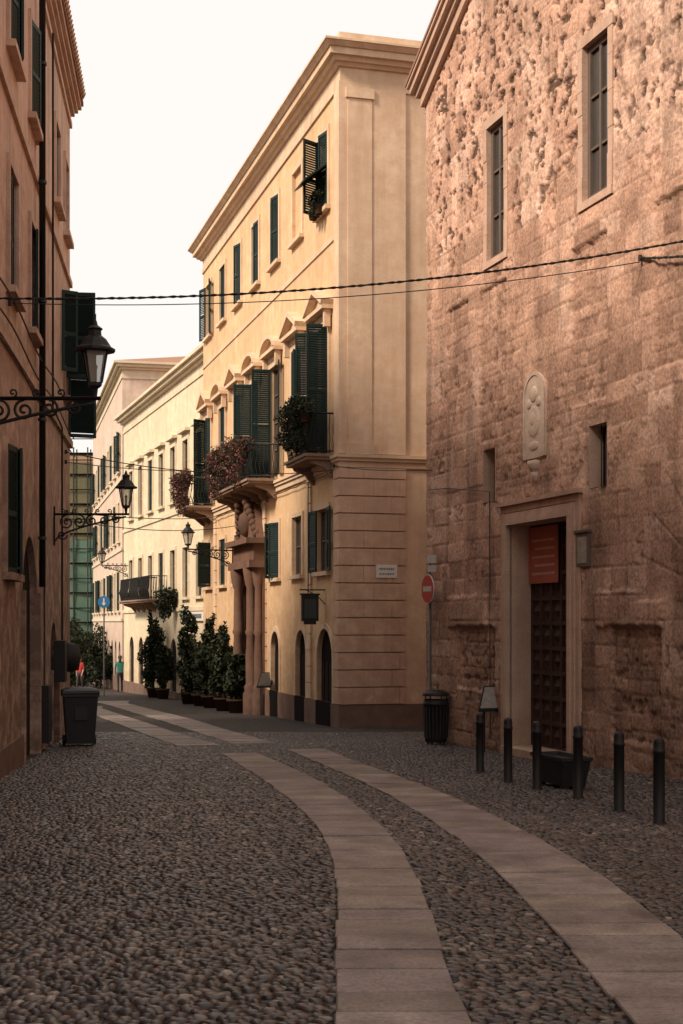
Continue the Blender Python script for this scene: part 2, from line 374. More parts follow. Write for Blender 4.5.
def leaves(name,blobs,n,size,mat,parent,cols):
    P=[];vol=np.array([b[1][0]*b[1][1]*b[1][2] for b in blobs])**.67; vol/=vol.sum()
    for (c,r),w in zip(blobs,vol):
        k=max(8,int(n*w)); u=rng.normal(size=(k,3)); u/=np.linalg.norm(u,axis=1)[:,None]
        q=u*(rng.uniform(.2,1.15,(k,1))**.5)*np.array(r)
        q*=1+.3*np.sin(u[:,:1]*7+c[0]*3)*np.cos(u[:,2:]*6); P.append(q+np.array(c))
    P=np.vstack(P); k=len(P)
    a=rng.normal(size=(k,3)); a/=np.linalg.norm(a,axis=1)[:,None]; b=np.cross(a,rng.normal(size=(k,3))); b/=np.linalg.norm(b,axis=1)[:,None]
    sz=size*rng.uniform(.6,1.3,(k,1)); a*=sz; b*=sz*.5
    V=np.stack([P-a,P+b*.9,P+a,P-b*.9],1).reshape(-1,3)
    cl=np.array(cols)[rng.integers(0,len(cols),k)]*rng.uniform(.5,1.4,(k,1)); cl=np.repeat(cl,4,0)
    return npmesh(name,V,np.arange(k*4).reshape(-1,4),mat,parent,col=cl,smooth=False)
def leafmat():
    t=NT('leaf_foliage',.65,.2); a=t.new('ShaderNodeAttribute'); a.attribute_name='Col'; t.col(a.outputs['Color']); return t.m
M_leaf=leafmat()
GREEN=[(.02,.028,.014),(.03,.04,.018),(.013,.02,.011),(.042,.05,.024)]
FLOW=[(.028,.038,.018),(.036,.05,.023),(.17,.028,.03),(.26,.085,.075),(.026,.034,.017),(.024,.034,.018),(.10,.028,.024)]
def newB(): return {k:MB() for k in ('wall','trim','glass','frame','shutter','iron','dark','plinth','roof','wood','rust','balc')}
def finishB(B,R,wm,tm,extra={}):
    mats=dict(wall=wm,trim=tm,glass=M_glass,frame=M_frame,shutter=M_shut,iron=M_iron,dark=M_dark,plinth=M_plinth,roof=M_tile,wood=M_wood,rust=M_rust,balc=M_balc); mats.update(extra)
    for k,m in B.items(): m.obj({'wall':'walls','trim':'mouldings','frame':'window_frames','shutter':'shutters','iron':'ironwork','dark':'interiors','rust':'rustication','balc':'balcony_slabs','wood':'doors'}.get(k,k),mats[k],R)
def shell(B,fr,L,D,z0,z1,side_ops=[]):
    nf=Fr(fr.pt(0,0,0),-fr.n,-fr.a); wallgrid(B['wall'],nf,0,D,z0,z1,side_ops)
    ff=Fr(fr.pt(L,0,0),-fr.n,fr.a); wallgrid(B['wall'],ff,0,D,z0,z1,[])
    bf=Fr(fr.pt(0,0,-D),fr.a,-fr.n); wallgrid(B['wall'],bf,0,L,z0,z1,[])
    return nf
def fprint(fr,L,D): return [fr.pt(0,0,0).xy,fr.pt(L,0,0).xy,fr.pt(L,0,-D).xy,fr.pt(0,0,-D).xy]
def balcony(B,fr,s0,s1,z,dep=.8,h=1.0,corb=True):
    T=B['balc']
    T.box(fr,s0,s1,z-.12,z-.05,.0,dep); T.box(fr,s0-.04,s1+.04,z-.05,z+.02,-.01,dep+.05)
    if corb:
        k=max(2,int((s1-s0)/1.1)+1)
        for i in range(k):
            c=s0+.15+(s1-s0-.3)*i/(k-1)
            pr=Fr(fr.pt(c-.07,0,0),fr.n,fr.a)
            T.prism(pr,[(0,z-.12),(dep*.8,z-.12),(dep*.75,z-.2),(dep*.35,z-.3),(.1,z-.5),(0,z-.55)],0,.14)
    I=B['iron']
    zt=z+h
    def rail(u0,o0,u1,o1):
        I.tube([fr.pt(u0,zt,o0),fr.pt(u1,zt,o1)],.024,6); I.tube([fr.pt(u0,z+.1,o0),fr.pt(u1,z+.1,o1)],.016,6)
        l=math.hypot(u1-u0,o1-o0); n=max(2,int(l/.10))
        for i in range(n+1):
            t=i/n; a=u0+(u1-u0)*t; b=o0+(o1-o0)*t
            I.tube([fr.pt(a,z,b),fr.pt(a,z+.2,b+.02),fr.pt(a,z+.4,b+.07 if b>.3 else b),fr.pt(a,z+.6,b+.02),fr.pt(a,zt,b)],.011,4,False)
    e=dep-.05; rail(s0+.05,.0,s0+.05,e); rail(s0+.05,e,s1-.05,e); rail(s1-.05,e,s1-.05,.0)
# ------------------------------------------------------------ CHURCH
def church():
    R=root('stone_church'); B=newB()
    t=-.311;X0=10.3; fr=Fr((X0+t*3.7,3.7),(t,1),(-1,t)); LEN=fr.d2s(27.7)
    zE=12.15; mid=LEN/2; sl=math.tan(math.radians(26)); roofz=lambda s: zE+(mid-abs(s-mid))*sl
    w1a,_=fr.at(505,200);w1b,_=fr.at(488,200); z1t=fr.at(496,124)[1]; z1b=fr.at(496,256)[1]
    w2a,_=fr.at(609,100);w2b,_=fr.at(584,100); z2t=fr.at(595,38)[1]; z2b=fr.at(595,198)[1]
    zt=(z1t+z2t)/2; zb=(z1b+z2b)/2
    ops=[(w1a,w1b,zb,zt),(w2a,w2b,zb,zt)]
    def rect(xa,xb,ya,yb):
        s0=fr.at(xb,ya)[0];s1=fr.at(xa,ya)[0]; xm=(xa+xb)/2; return (s0,s1,fr.at(xm,yb)[1],fr.at(xm,ya)[1])
    slit=rect(590,608,424,487); slit2=rect(484,496,449,502)
    door=(fr.d2s(21.65),fr.d2s(23.85),-2,3.25)
    allops=ops+[slit,slit2,door]
    s0=fr.d2s(13.0); step=.028
    S=np.arange(s0,LEN+step*.5,step); S[-1]=LEN; Z=np.arange(-1.5,13.4,step)
    for o in allops:
        for v in o[:2]: S[np.argmin(abs(S-v))]=v
        for v in o[2:4]: Z[np.argmin(abs(Z-v))]=v
    SS,ZZ=np.meshgrid(S,Z)
    def mas(seed,h0,h1,l0,l1,warp):
        r=np.random.default_rng(seed)
        a=SS+(fbm(SS,ZZ,1.6,1)-.5)*warp; b=ZZ+(fbm(SS,ZZ,1.2,3)-.5)*warp
        zb_=np.cumsum(r.uniform(h0,h1,200))-3; ri=np.searchsorted(zb_,b); rnd=np.zeros_like(a); rn2=np.zeros_like(a)
        dj=np.minimum(np.abs(b-zb_[np.clip(ri,0,199)]),np.abs(b-zb_[np.clip(ri-1,0,199)]))
        for q in np.unique(ri):
            m=ri==q; sb=np.cumsum(r.uniform(l0,l1,300))-2; x=a[m]; bi=np.searchsorted(sb,x)
            rnd[m]=r.random(400)[bi]; rn2[m]=r.random(400)[bi]
            dj[m]=np.minimum(dj[m],np.minimum(abs(x-sb[np.clip(bi,0,299)]),abs(x-sb[np.clip(bi-1,0,299)])))
        return rnd,rn2,dj
    r1,r2,dj=mas(3,.27,.42,.4,.95,.05)
    q1,q2,dq=mas(5,.16,.28,.2,.55,.12)
    n1=fbm(SS,ZZ,.55,0,5); n2=fbm(SS,ZZ,10,2,4); n3=fbm(SS,ZZ,2.3,4,5); n4=fbm(SS,ZZ,7.5,5,3); n5=fbm(SS,ZZ,1.2,6,4); n6=fbm(SS,ZZ,4.2,1,4)
    rec=np.zeros_like(SS); rub=np.zeros_like(SS)
    def soft(re,e=.02):
        a,b,c,d=re; j=(n2-.5)*.08
        return sstep(SS+j,a-e,a+e)*(1-sstep(SS+j,b-e,b+e))*sstep(ZZ+j,c-e,c+e)*(1-sstep(ZZ+j,d-e,d+e))
    for re,dp in ((rect(480,506,285,440),.05),(rect(572,607,240,402),.05),(rect(655,700,190,362),.05),(rect(448,468,305,388),.05),(rect(612,661,626,742),.05),(rect(458,495,626,690),.05)):
        m=soft(re); rub=np.maximum(rub,m); rec=np.maximum(rec,m*dp)
    nat=sstep(fbm(SS,ZZ,.42,6,4)+(n6-.5)*.08,.575,.62)*.7; up=sstep(ZZ+(n3-.5)*3,7.6,9.4); rub=np.maximum(rub,nat)
    er=.5+.5*sstep(n5,.32,.55)
    h1=sstep(dj,.001,.020)*.013*er+(r1-.5)*.014; h2=sstep(dq,.002,.03)*.014*(.5+.5*er)+(q1-.5)*.014
    rough=.35+.8*sstep(r2,.45,.95)
    h=h1*(1-rub)+h2*rub-rec+(n3-.5)*.014+(n2-.5)*.013*rough+(n6-.5)*.012*rough
    pth=.625-.035*up
    pm=sstep(n4,pth,pth+.035)*np.clip(.05+up*.95+rub*.4+.4*sstep(r2,.82,.86)*(1-rub),0,1)*sstep(n1,.33,.5); h-=pm*.045
    for re in (rect(598,664,590,628),rect(449,497,596,628)): h+=soft(re,.02)*.04
    ca,cz=fr.at(730,600)[0],fr.at(705,600)[1]; dx=SS-ca;dz=ZZ-cz; rr=np.hypot(dx,dz); an=np.arctan2(dz,dx)
    va=(rr>1.1)&(rr<2.3)&(dz>0); k=(an*11/np.pi)%1; kd=np.minimum(k,1-k)*rr*.28
    h=np.where(va,-.005+sstep(kd,.003,.02)*.018+(n2-.5)*.012,h)
    c1=np.array([.64,.395,.285]);c2=np.array([.47,.28,.20]);c3=np.array([.73,.50,.385])
    col=c2+(c1-c2)*r1[...,None]; col=col+(c3-col)*(sstep(r2,.70,1)*.6)[...,None]
    col=np.where((r2<.09)[...,None],col*.8,col)
    colr=c2*.85+(c1-c2)*q1[...,None]*1.0; col=col*(1-rub[...,None])+colr*rub[...,None]
    jd=np.where(rub>.5,dq,dj); jm=(1-sstep(jd,.004,.018))*.45*er; col=col*(1-jm[...,None])+c2*.5*jm[...,None]
    pale=sstep(fbm(SS,ZZ,.7,3,5),.55,.66)*.5*(1-rub); col=col*(1-pale[...,None])+c3*pale[...,None]
    col*= (.70+.60*n1)[...,None]*(.72+.56*n3)[...,None]*(.84+.32*n6)[...,None]
    st=sstep(fbm(SS*3.0,ZZ*.3,1,7,4),.5,.75); col*= (1-.28*st)[...,None]
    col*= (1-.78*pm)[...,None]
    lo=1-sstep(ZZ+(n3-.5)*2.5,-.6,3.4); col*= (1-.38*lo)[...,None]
    O=np.array(fr.O);a=np.array(fr.a);n=np.array(fr.n)
    V=O+a*SS[...,None]+n*h[...,None]; V[...,2]=ZZ
    ny,nx=SS.shape; idx=np.arange(ny*nx).reshape(ny,nx)
    sc=(SS[:-1,:-1]+SS[1:,1:])/2; zc=(ZZ[:-1,:-1]+ZZ[1:,1:])/2
    ok=zc<zE+.1+(mid-np.abs(sc-mid))*sl
    for o in allops: ok&=~((sc>o[0])&(sc<o[1])&(zc>o[2])&(zc<o[3]))
    Q=np.stack([idx[:-1,:-1],idx[:-1,1:],idx[1:,1:],idx[1:,:-1]],-1)[ok]
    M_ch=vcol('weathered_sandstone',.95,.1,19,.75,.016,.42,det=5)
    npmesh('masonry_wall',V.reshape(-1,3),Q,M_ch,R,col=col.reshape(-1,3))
    W=B['wall']
    W.box(fr,0,s0,-3,zE,-.6,0.0); W.prism(fr,[(0,zE),(s0,zE),(s0,roofz(s0)),(0,zE+.001)],-.6,-.002)
    up_poly=[(s0,13.35),(fr.d2s(25.3),13.35),(mid,roofz(mid)),(s0,roofz(s0))]; W.prism(fr,up_poly,-.6,-.01)
    W.prism(fr,[(s0,-3),(LEN-.02,-3),(LEN-.02,zE),(mid,roofz(mid)-.01),(s0,roofz(s0)-.02)],-1.2,-.62)
    sf=Fr(fr.pt(LEN,0,0),-fr.n,fr.a); W.box(sf,0,22,-3,zE-.1,-.5,-.004)
    bf=Fr(fr.pt(0,0,0),-fr.n,-fr.a); W.box(bf,.7,22,-3,zE-.1,-.5,0)
    for o in allops:
        a_,b_,c_,d_=o; dp=.55
        for (u0,v0,u1,v1) in ((a_,c_,a_,d_),(b_,c_,b_,d_),(a_,c_,b_,c_),(a_,d_,b_,d_)):
            B['trim'].face([fr.pt(u0,v0,.02),fr.pt(u1,v1,.02),fr.pt(u1,v1,-dp),fr.pt(u0,v0,-dp)],[(u0,v0),(u1,v1),(u1+.4,v1),(u0+.4,v0)])
    def stones(s_a,s_b,z_a,z_b,o):
        z=z_a
        while z<z_b-.02:
            l=min(random.uniform(.35,.6),z_b-z)
            if z_b-z-l<.15: l=z_b-z
            B['trim'].box(fr,s_a,s_b,z+.004,z+l-.004,-.02,o+random.uniform(-.008,.008)); z+=l
    for o in ops:
        win(B,fr,*o,dep=.11,nz=2,fw=.09,nm=1)
        stones(o[0]-.15,o[0]-.001,o[2],o[3],.03); stones(o[1]+.001,o[1]+.15,o[2],o[3],.03)
        B['trim'].box(fr,o[0]-.17,o[1]+.17,o[3]+.002,o[3]+.17,-.02,.035)
        B['trim'].box(fr,o[0]-.15,o[1]+.15,o[2]-.12,o[2]-.002,-.02,.045)
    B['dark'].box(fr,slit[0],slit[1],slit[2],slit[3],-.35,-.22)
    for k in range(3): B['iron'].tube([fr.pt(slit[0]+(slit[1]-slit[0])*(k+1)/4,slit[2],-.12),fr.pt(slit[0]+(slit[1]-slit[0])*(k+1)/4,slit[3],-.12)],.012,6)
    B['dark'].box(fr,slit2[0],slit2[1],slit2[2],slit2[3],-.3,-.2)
    T=B['trim']; a_,b_,c_,d_=door
    for w,o_ in ((.10,.10),(.2,.07),(.32,.045)):
        T.box(fr,a_-w,a_-w+.11 if w>.1 else a_,-2,d_+w-.1,-.02,o_); T.box(fr,b_+w-.11 if w>.1 else b_,b_+w,-2,d_+w-.1,-.02,o_)
        T.box(fr,a_-w,b_+w,d_+w-.1,d_+w,-.02,o_+.003)
    T.box(fr,a_-.40,b_+.40,d_+.33,d_+.40,-.02,.12)
    T.box(fr,a_,b_,-2,gz(22.5)+.12,-.5,.2)
    D=B['wood']; zt_=d_; z0=gz(22.5)+.12
    D.box(fr,a_,b_,z0,zt_,-.5,-.42)
    cols=6; rows=9; w=(b_-a_)/cols; hh=(zt_-z0)/rows
    for i in range(cols+1): D.box(fr,a_+i*w-.035,a_+i*w+.035,z0,zt_,-.43,-.375)
    for j in range(rows+1): D.box(fr,a_,b_,z0+j*hh-.035,z0+j*hh+.035,-.43,-.38)
    for i in range(cols):
        for j in range(rows):
            c=fr.pt(a_+(i+.5)*w,z0+(j+.5)*hh,-.41); k=w*.30
            P=[fr.pt(a_+(i+.5)*w+dx*k,z0+(j+.5)*hh+dz*k,-.418) for dx,dz in ((-1,0),(0,-1),(1,0),(0,1))]; tip=c+fr.n*.06
            for m in range(4): D.face([P[m],P[(m+1)%4],tip])
    for th0,th1,oo in ((-.30,-.08,.10),(-.08,.04,.18),(.04,.18,.28),(.18,.24,.33)):
        e=oo*.8
        T.prism(fr,[(mid,roofz(mid)+th0),(LEN+e,roofz(LEN)+th0-e*sl),(LEN+e,roofz(LEN)+th1-e*sl),(mid,roofz(mid)+th1)],-.02,oo)
        T.prism(fr,[(-e,roofz(0)+th0-e*sl),(mid,roofz(mid)+th0),(mid,roofz(mid)+th1),(-e,roofz(0)+th1-e*sl)],-.02,oo)
    for k in range(3): T.box(sf,0,22,zE-.45+k*.16,zE-.29+k*.16,-.02,.08+.07*k)
    Rf=B['roof']; e=.3
    Rf.prism(fr,[(mid,roofz(mid)+.25),(LEN+e,roofz(LEN)+.25-e*sl),(LEN+e,roofz(LEN)+.31-e*sl),(mid,roofz(mid)+.33)],-22,.35)
    Rf.prism(fr,[(-e,roofz(0)+.25-e*sl),(mid,roofz(mid)+.25),(mid,roofz(mid)+.33),(-e,roofz(0)+.31-e*sl)],-22,.35)
    B['iron'].tube([fr.pt(fr.d2s(24.6),gz(24)+.2,.04),fr.pt(fr.d2s(24.6),3.9,.05),fr.pt(fr.d2s(26.6),4.15,.05),fr.pt(fr.d2s(27.5),4.2,.05)],.010,5)
    M_w=plaster('church_stone_plain',(.57,.36,.26),(.28,.17,.12),1,-1,.5,bump=.9)
    finishB(B,R,M_w,M_fstone,{'wood':M_chd})
    rl=root('carved_stone_relief'); m=MB(); s0_,s1_,zz0,zz1=rect(526,547,372,458)
    c=(s0_+s1_)/2; r=(s1_-s0_)/2
    ar=[(s0_,zz0),(s1_,zz0)]+[(c+r*math.cos(k*math.pi/12),zz1-r+r*math.sin(k*math.pi/12)) for k in range(13)]
    m.prism(fr,ar,-.02,.045)
    M_l=flat('pale_limestone',(.64,.49,.385),.95,.1,sc=5,bump=1.0,var=.35)
    m.obj('arched_slab',M_l,rl)
    m=MB(); r2_=r*.86
    for k in range(12):
        t0=k*math.pi/12;t1=(k+1)*math.pi/12
        m.prism(fr,[(c+r*math.cos(t0),zz1-r+r*math.sin(t0)),(c+r*math.cos(t1),zz1-r+r*math.sin(t1)),(c+r2_*math.cos(t1),zz1-r+r2_*math.sin(t1)),(c+r2_*math.cos(t0),zz1-r+r2_*math.sin(t0))],.04,.06)
    for sg in(-1,1): m.box(fr,c+sg*r2_,c+sg*r,zz0,zz1-r,.04,.059)
    def dome(cu,cz_,ru,rz,ht,n=14):
        ring=[[fr.pt(cu+ru*q*math.cos(6.2832*i/n),cz_+rz*q*math.sin(6.2832*i/n),.043+ht*(1-q*q)**.5) for i in range(n)] for q in (1,.8,.5,.2)]
        for A_,B_ in zip(ring,ring[1:]):
            for i in range(n): m.face([A_[i],A_[(i+1)%n],B_[(i+1)%n],B_[i]],None,True)
        m.face(ring[-1],None,True)
    hgt=zz1-zz0
    dome(c,zz0+hgt*.42,r*.62,hgt*.2,.035); dome(c,zz0+hgt*.74,r*.4,hgt*.1,.04); dome(c-r*.45,zz0+hgt*.64,r*.25,hgt*.06,.03); dome(c+r*.45,zz0+hgt*.64,r*.25,hgt*.06,.03); dome(c,zz0+hgt*.14,r*.5,hgt*.06,.03)
    dome(c,zz0+hgt*.45,r*.3,hgt*.1,.055)
    m.lathe(fr.pt(c,zz0-.12,0),[(.001,-.15),(.09,-.11),(.15,.0),(.15,.07),(.001,.1)],10); m.lathe(fr.pt(c,zz0-.3,0),[(.001,-.1),(.05,-.08),(.09,.0),(.09,.07),(.001,.1)],10)
    m.obj('carved_arms',M_l,rl)
    bn=root('red_banner'); m=MB(); p0=fr.at(558,524,-.33);p1=fr.at(529,584,-.33)
    m.box(fr,p0[0],p1[0],p1[1],p0[1],-.34,-.325); m.obj('cloth',M_banner,bn); m=MB()
    for k in range(5): m.box(fr,p0[0]+.12,p1[0]-.15-.1*(k%2),p1[1]+.14+k*.14,p1[1]+.18+k*.14,-.33,-.321)
    m.obj('lettering',flat('faded_lettering',(.5,.3,.23),.8),bn)
    pl=root('wall_plaque'); m=MB(); r_=rect(579,591,533,567); m.box(fr,r_[0],r_[1],r_[2],r_[3],.0,.05); m.box(fr,r_[0]-.03,r_[1]+.03,r_[3],r_[3]+.05,-.01,.08)
    m.obj('frame',M_frame,pl,.01); m=MB(); m.box(fr,r_[0]+.05,r_[1]-.05,r_[2]+.06,r_[3]-.06,.045,.055); m.obj('panel',flat('shrine_picture',(.32,.27,.22),.4,.5,var=.6,sc=12),pl)
    return fr
FC=church()
# ------------------------------------------------------------ YELLOW PALAZZO
def palazzo():
    R=root('ochre_palazzo'); B=newB(); t=-.281; X0=9.28
    fr=Fr((X0+t*33.1,33.1),(t,1),(-1,t)); L=fr.d2s(50.9); D=12
    ztop=fr.at(340,88)[1]
    bays=[fr.d2s(34.6+2.53*k) for k in range(7)]; hw=.53
    up=[(b-hw+.04,b+hw-.04,11.75,13.6) for b in bays]
    mid=[(b-hw-.02,b+hw+.02,5.75 if k in(0,2,3,4,6) else 6.5,8.85) for k,b in enumerate(bays)]
    low=[(b-hw,b+hw,2.85,4.4) for k,b in enumerate(bays) if k!=3]
    g0=-3
    doors=[(fr.d2s(33.75),fr.d2s(35.15),g0,1.45),(fr.d2s(36.25),fr.d2s(37.3),g0,1.40),(bays[2]-.5,bays[2]+.5,g0,1.35),(bays[4]-.55,bays[4]+.55,g0,1.35),(bays[5]-.6,bays[5]+.6,g0,1.35),(bays[6]-.5,bays[6]+.5,g0,1.3)]
    portal=(bays[3]-.75,bays[3]+.75,g0,2.9)
    ops=up+mid+low+doors+[portal]
    wallgrid(B['wall'],fr,0,L,-4,ztop,ops); 
    for d in doors+[portal]:
        r=(d[1]-d[0])/2;c=(d[0]+d[1])/2
        arch_fill(B['wall'],fr,d[0],d[1],d[3],.10)
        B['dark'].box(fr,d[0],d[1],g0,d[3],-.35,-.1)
        D_=B['wood']
        for k in range(4): D_.box(fr,d[0]+.06+k*(2*r-.1)/4,d[0]+.06+(k+.75)*(2*r-.1)/4,g0,d[3]-r-.1,-.11,-.07)
        for a0 in range(12):
            t0=math.pi*a0/12;t1=math.pi*(a0+1)/12;ro=r+.14
            B['trim'].prism(fr,[(c+r*math.cos(t0),d[3]-r+r*math.sin(t0)),(c+ro*math.cos(t0),d[3]-r+ro*math.sin(t0)),(c+ro*math.cos(t1),d[3]-r+ro*math.sin(t1)),(c+r*math.cos(t1),d[3]-r+r*math.sin(t1))],-.01,.035)
        B['trim'].box(fr,d[0]-.14,d[0],g0,d[3]-r,-.01,.035); B['trim'].box(fr,d[1],d[1]+.14,g0,d[3]-r,-.01,.035)
    for k,o in enumerate(up):
        if k==1: B['wall'].box(fr,o[0],o[1],o[2],o[3],-.25,-.06)
        else: win(B,fr,*o,dep=.12)
        surround(B['trim'],fr,*o,w=.13,o=.045)
    for k,o in enumerate(mid):
        win(B,fr,*o,nz=3,dep=.12); surround(B['trim'],fr,*o,w=.16,o=.06,sill=k in(1,5))
        b=bays[k]; z=o[3]+.32; w=hw+.36
        B['trim'].box(fr,b-w+.1,b+w-.1,o[3]+.17,z,-.01,.07)
        B['trim'].box(fr,b-w,b+w,z,z+.1,-.01,.28)
        for sg in(-1,1): B['trim'].box(fr,b+sg*(w-.14)-.07,b+sg*(w-.14)+.07,z-.42,z,.05,.2)
        if k in(0,1,4,6):
            B['trim'].prism(fr,[(b-w+.1,z+.1),(b+w-.1,z+.1),(b,z+.48)],-.01,.12)
            for sg in(-1,1): B['trim'].prism(fr,[(b+sg*w,z+.1),(b,z+.52),(b,z+.66),(b+sg*(w+.05),z+.22)],-.01,.32)
        else:
            n=10; pts=[(b+w*math.cos(math.pi*i/n),z+.1+.42*math.sin(math.pi*i/n)) for i in range(n+1)]; pin=[(b+(w-.13)*math.cos(math.pi*i/n),z+.1+.32*math.sin(math.pi*i/n)) for i in range(n+1)]
            B['trim'].prism(fr,pin,-.01,.12)
            for i in range(n): B['trim'].prism(fr,[pts[i],pts[i+1],pin[i+1],pin[i]],-.01,.30)
    for o in low: win(B,fr,*o,nz=1,dep=.12); surround(B['trim'],fr,*o,w=.12,o=.045)
    sh=B['shutter']
    shut(sh,fr,*up[0],12,60)
    u0,u1,v0,v1=up[0]
    pr=Fr(fr.pt(u0,0,0),fr.n,fr.a); sh.prism(pr,[(.0,v0+1.1),(.62,v0+.62),(.62,v0+.58),(.0,v0+1.05)],0.0,u1-u0)
    for k,(a,b) in {2:(12,12),3:(5,0),4:(15,0),5:(0,0),6:(165,165)}.items(): shut(sh,fr,*up[k],a,b)
    for k,(a,b) in {0:(88,105),2:(168,95),1:(0,8),3:(4,100),4:(0,12),5:(0,0),6:(10,60)}.items(): shut(sh,fr,*mid[k],a,b)
    lk=[0,1,2,4,5,6]
    for i,k in enumerate(lk):
        a,b={0:(172,172),1:(None,None),2:(20,30),4:(0,0),5:(0,0),6:(110,170)}[k]; shut(sh,fr,*low[i],a,b)
    T=B['trim']
    fp=fprint(fr,L,D)
    for o_,z0,z1 in ((.05,5.28,5.42),(.1,5.42,5.5),(.14,5.5,5.58)): T.slab(fp,o_,z0,z1)
    T.box(fr,.45,L,10.78,10.9,-.01,.035)
    z=ztop
    for o_,h_,tp in ((.05,.14,0),(.02,.34,0),(.08,.08,.06),(.2,.1,.05),(.34,.16,.0),(.38,.1,.1),(.5,.05,0)): T.slab(fp,o_,z,z+h_,tp); z+=h_+.0005
    T.slab(fp,.05,z,z+.32); z+=.32
    B['roof'].slab(fp,-.1,z,z+.9,-3.5)
    B['plinth'].slab(fp,.06,-4,-.35)
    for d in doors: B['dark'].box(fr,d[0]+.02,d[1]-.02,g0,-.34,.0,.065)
    nf=Fr(fr.pt(0,0,0),-fr.n,-fr.a); smb=MB(); wallgrid(smb,nf,0,D,-4,ztop,[]); smb.obj('side_wall',M_yels,R)
    ff=Fr(fr.pt(L,0,0),-fr.n,fr.a); wallgrid(B['wall'],ff,0,D,-4,ztop,[]); bf=Fr(fr.pt(0,0,-D),fr.a,-fr.n); wallgrid(B['wall'],bf,0,L,-4,ztop,[])
    sE=nf.at(405,500)[0]
    z=-.35
    while z<5.1:
        h_=.40; z2=min(z+h_,5.26)
        odd=int(round(z/.41))%2
        cuts_=[-.075,.55+.25*odd,1.25+.2*odd,sE]
        for ca_,cb_ in zip(cuts_,cuts_[1:]): B['rust'].box(nf,ca_+(.003 if ca_>0 else 0),cb_-.003,z+.016,z2-.0,-.02,.08+random.uniform(-.006,.006))
        B['rust'].box(fr,.0,.42,z+.016,z2,-.03,.07); z+=h_+.012
    T2=MB()
    pa=nf.at(347,300)[0];pb=nf.at(371,300)[0]
    T2.box(nf,-.06,sE,5.6,ztop-.002,-.02,.06); T2.box(fr,0,.40,5.6,ztop-.003,-.02,.06)
    T2.box(nf,pa,pb,5.6,ztop-.25,.05,.085); T2.box(nf,pa-.05,pb+.05,ztop-.25,ztop-.004,.05,.12); T2.box(nf,pa-.05,pb+.05,5.585,5.85,.05,.12)
    T2.obj('corner_pilaster',M_yels,R)
    for k in (0,2,3,5):
        c=(bays[k]+bays[k+1])/2
        z=-.35
        while z<5.1: T.box(fr,c-.2,c+.2,z+.015,min(z+.4,5.26),-.01,.055); z+=.415
    PM=MB(); c=bays[3]
    for sg in(-1,1):
        for u,r in ((.95,.17),(1.32,.14)):
            p=fr.pt(c+sg*u,0,.34 if u<1 else .2)
            PM.lathe((p.x,p.y,0),[(r*1.5,-1.4),(r*1.5,-.5),(r*1.2,-.42),(r*1.35,-.3),(r,-.2),(r*1.05,.6),(r*.85,1.2),(r*1.15,1.3),(r*.95,1.4),(r*.85,2.6),(r*1.1,2.7),(r*1.4,3.0),(r*1.5,3.1),(r*1.5,3.2)],14)
        PM.box(fr,c+sg*1.13-.36,c+sg*1.13+.36,-3,3.2,-.01,.12)
    PM.box(fr,c-1.6,c+1.6,3.2,3.42,-.01,.55); PM.box(fr,c-1.5,c+1.5,3.42,3.9,-.01,.4); PM.box(fr,c-1.65,c+1.65,3.9,4.06,-.01,.65)
    PM.prism(fr,[(c-1.4,4.06),(c+1.4,4.06),(c+1.15,4.5),(c+.5,5.2),(c-.5,5.2),(c-1.15,4.5)],-.01,.28)
    for sg in(-1,1):
        for i in range(7):
            PM.lathe(fr.pt(c+sg*(1.2-.1*i),4.2+.16*i,.25+.03*i),[(.001,-.14),(.09,-.09),(.13,0),(.09,.09),(.001,.14)],8)
    PM.lathe(fr.pt(c,4.55,.28),[(.001,-.42),(.2,-.3),(.28,0),(.22,.28),(.001,.42)],10)
    PM.obj('carved_portal',M_portal,R)
    balcony(B,fr,bays[0]-1.05,bays[0]+1.05,5.62,.7); balcony(B,fr,bays[3]-2.9,bays[3]+2.9,5.62,.85); balcony(B,fr,bays[6]-1.2,bays[6]+1.15,5.62,.95)
    B['iron'].tube([fr.pt(.5,5.2,.09)]+[fr.pt(.5+(L-.6)*k/30,5.2-.03*abs(math.sin(k*1.3)),.09) for k in range(1,31)],.014,5)
    B['iron'].tube([fr.pt(bays[0]+1.3,5.2,.06),fr.pt(bays[0]+1.3,2.0,.06)],.014,5)
    finishB(B,R,M_yel,M_trim)
    def bp(s0,s1,z,o,cols,n,hang=.35,r=.2,name='balcony_plants'):
        rt=root(name); m=MB(); k=int((s1-s0)/.33)+1; bl=[]
        for i in range(k):
            s=s0+(s1-s0)*(i+.5)/k; p=fr.pt(s,z,o); m.lathe(p,[(.09,-.2),(.13,0),(.14,.0),(.1,-.01)],10)
            bl.append(((p.x,p.y,p.z+.1+random.uniform(-.05,.2)),(r*random.uniform(.7,1.4),)*2+(r*random.uniform(.6,1.6),)))
            if random.random()<.85: bl.append(((p.x+fr.n.x*.12,p.y+fr.n.y*.12,p.z-random.uniform(.1,hang)),(r*.7,r*.7,r*random.uniform(.8,1.7))))
        m.obj('pots',M_terr,rt); leaves('foliage',bl,n,.045,M_leaf,rt,cols)
    bp(bays[0]-1.05,bays[0]+1.05,6.6,.7,GREEN,4200,.8,.24); bp(bays[3]-2.8,bays[3]+2.8,6.5,.87,FLOW,5600,.9,.24); bp(bays[6]-1.2,bays[6]+1.1,6.5,.95,FLOW,3400,1.0,.28)
    bp(bays[0]-.4,bays[0]+.4,11.8,.2,GREEN,450,.12,.12,'window_flower_pots')
    sn=root('street_name_sign'); m=MB(); a0=nf.at(376,565,.09);a1=nf.at(397,578,.09); m.box(nf,a0[0],a1[0],a1[1],a0[1],.08,.105); m.obj('plate',M_white,sn,.004)
    m=MB(); 
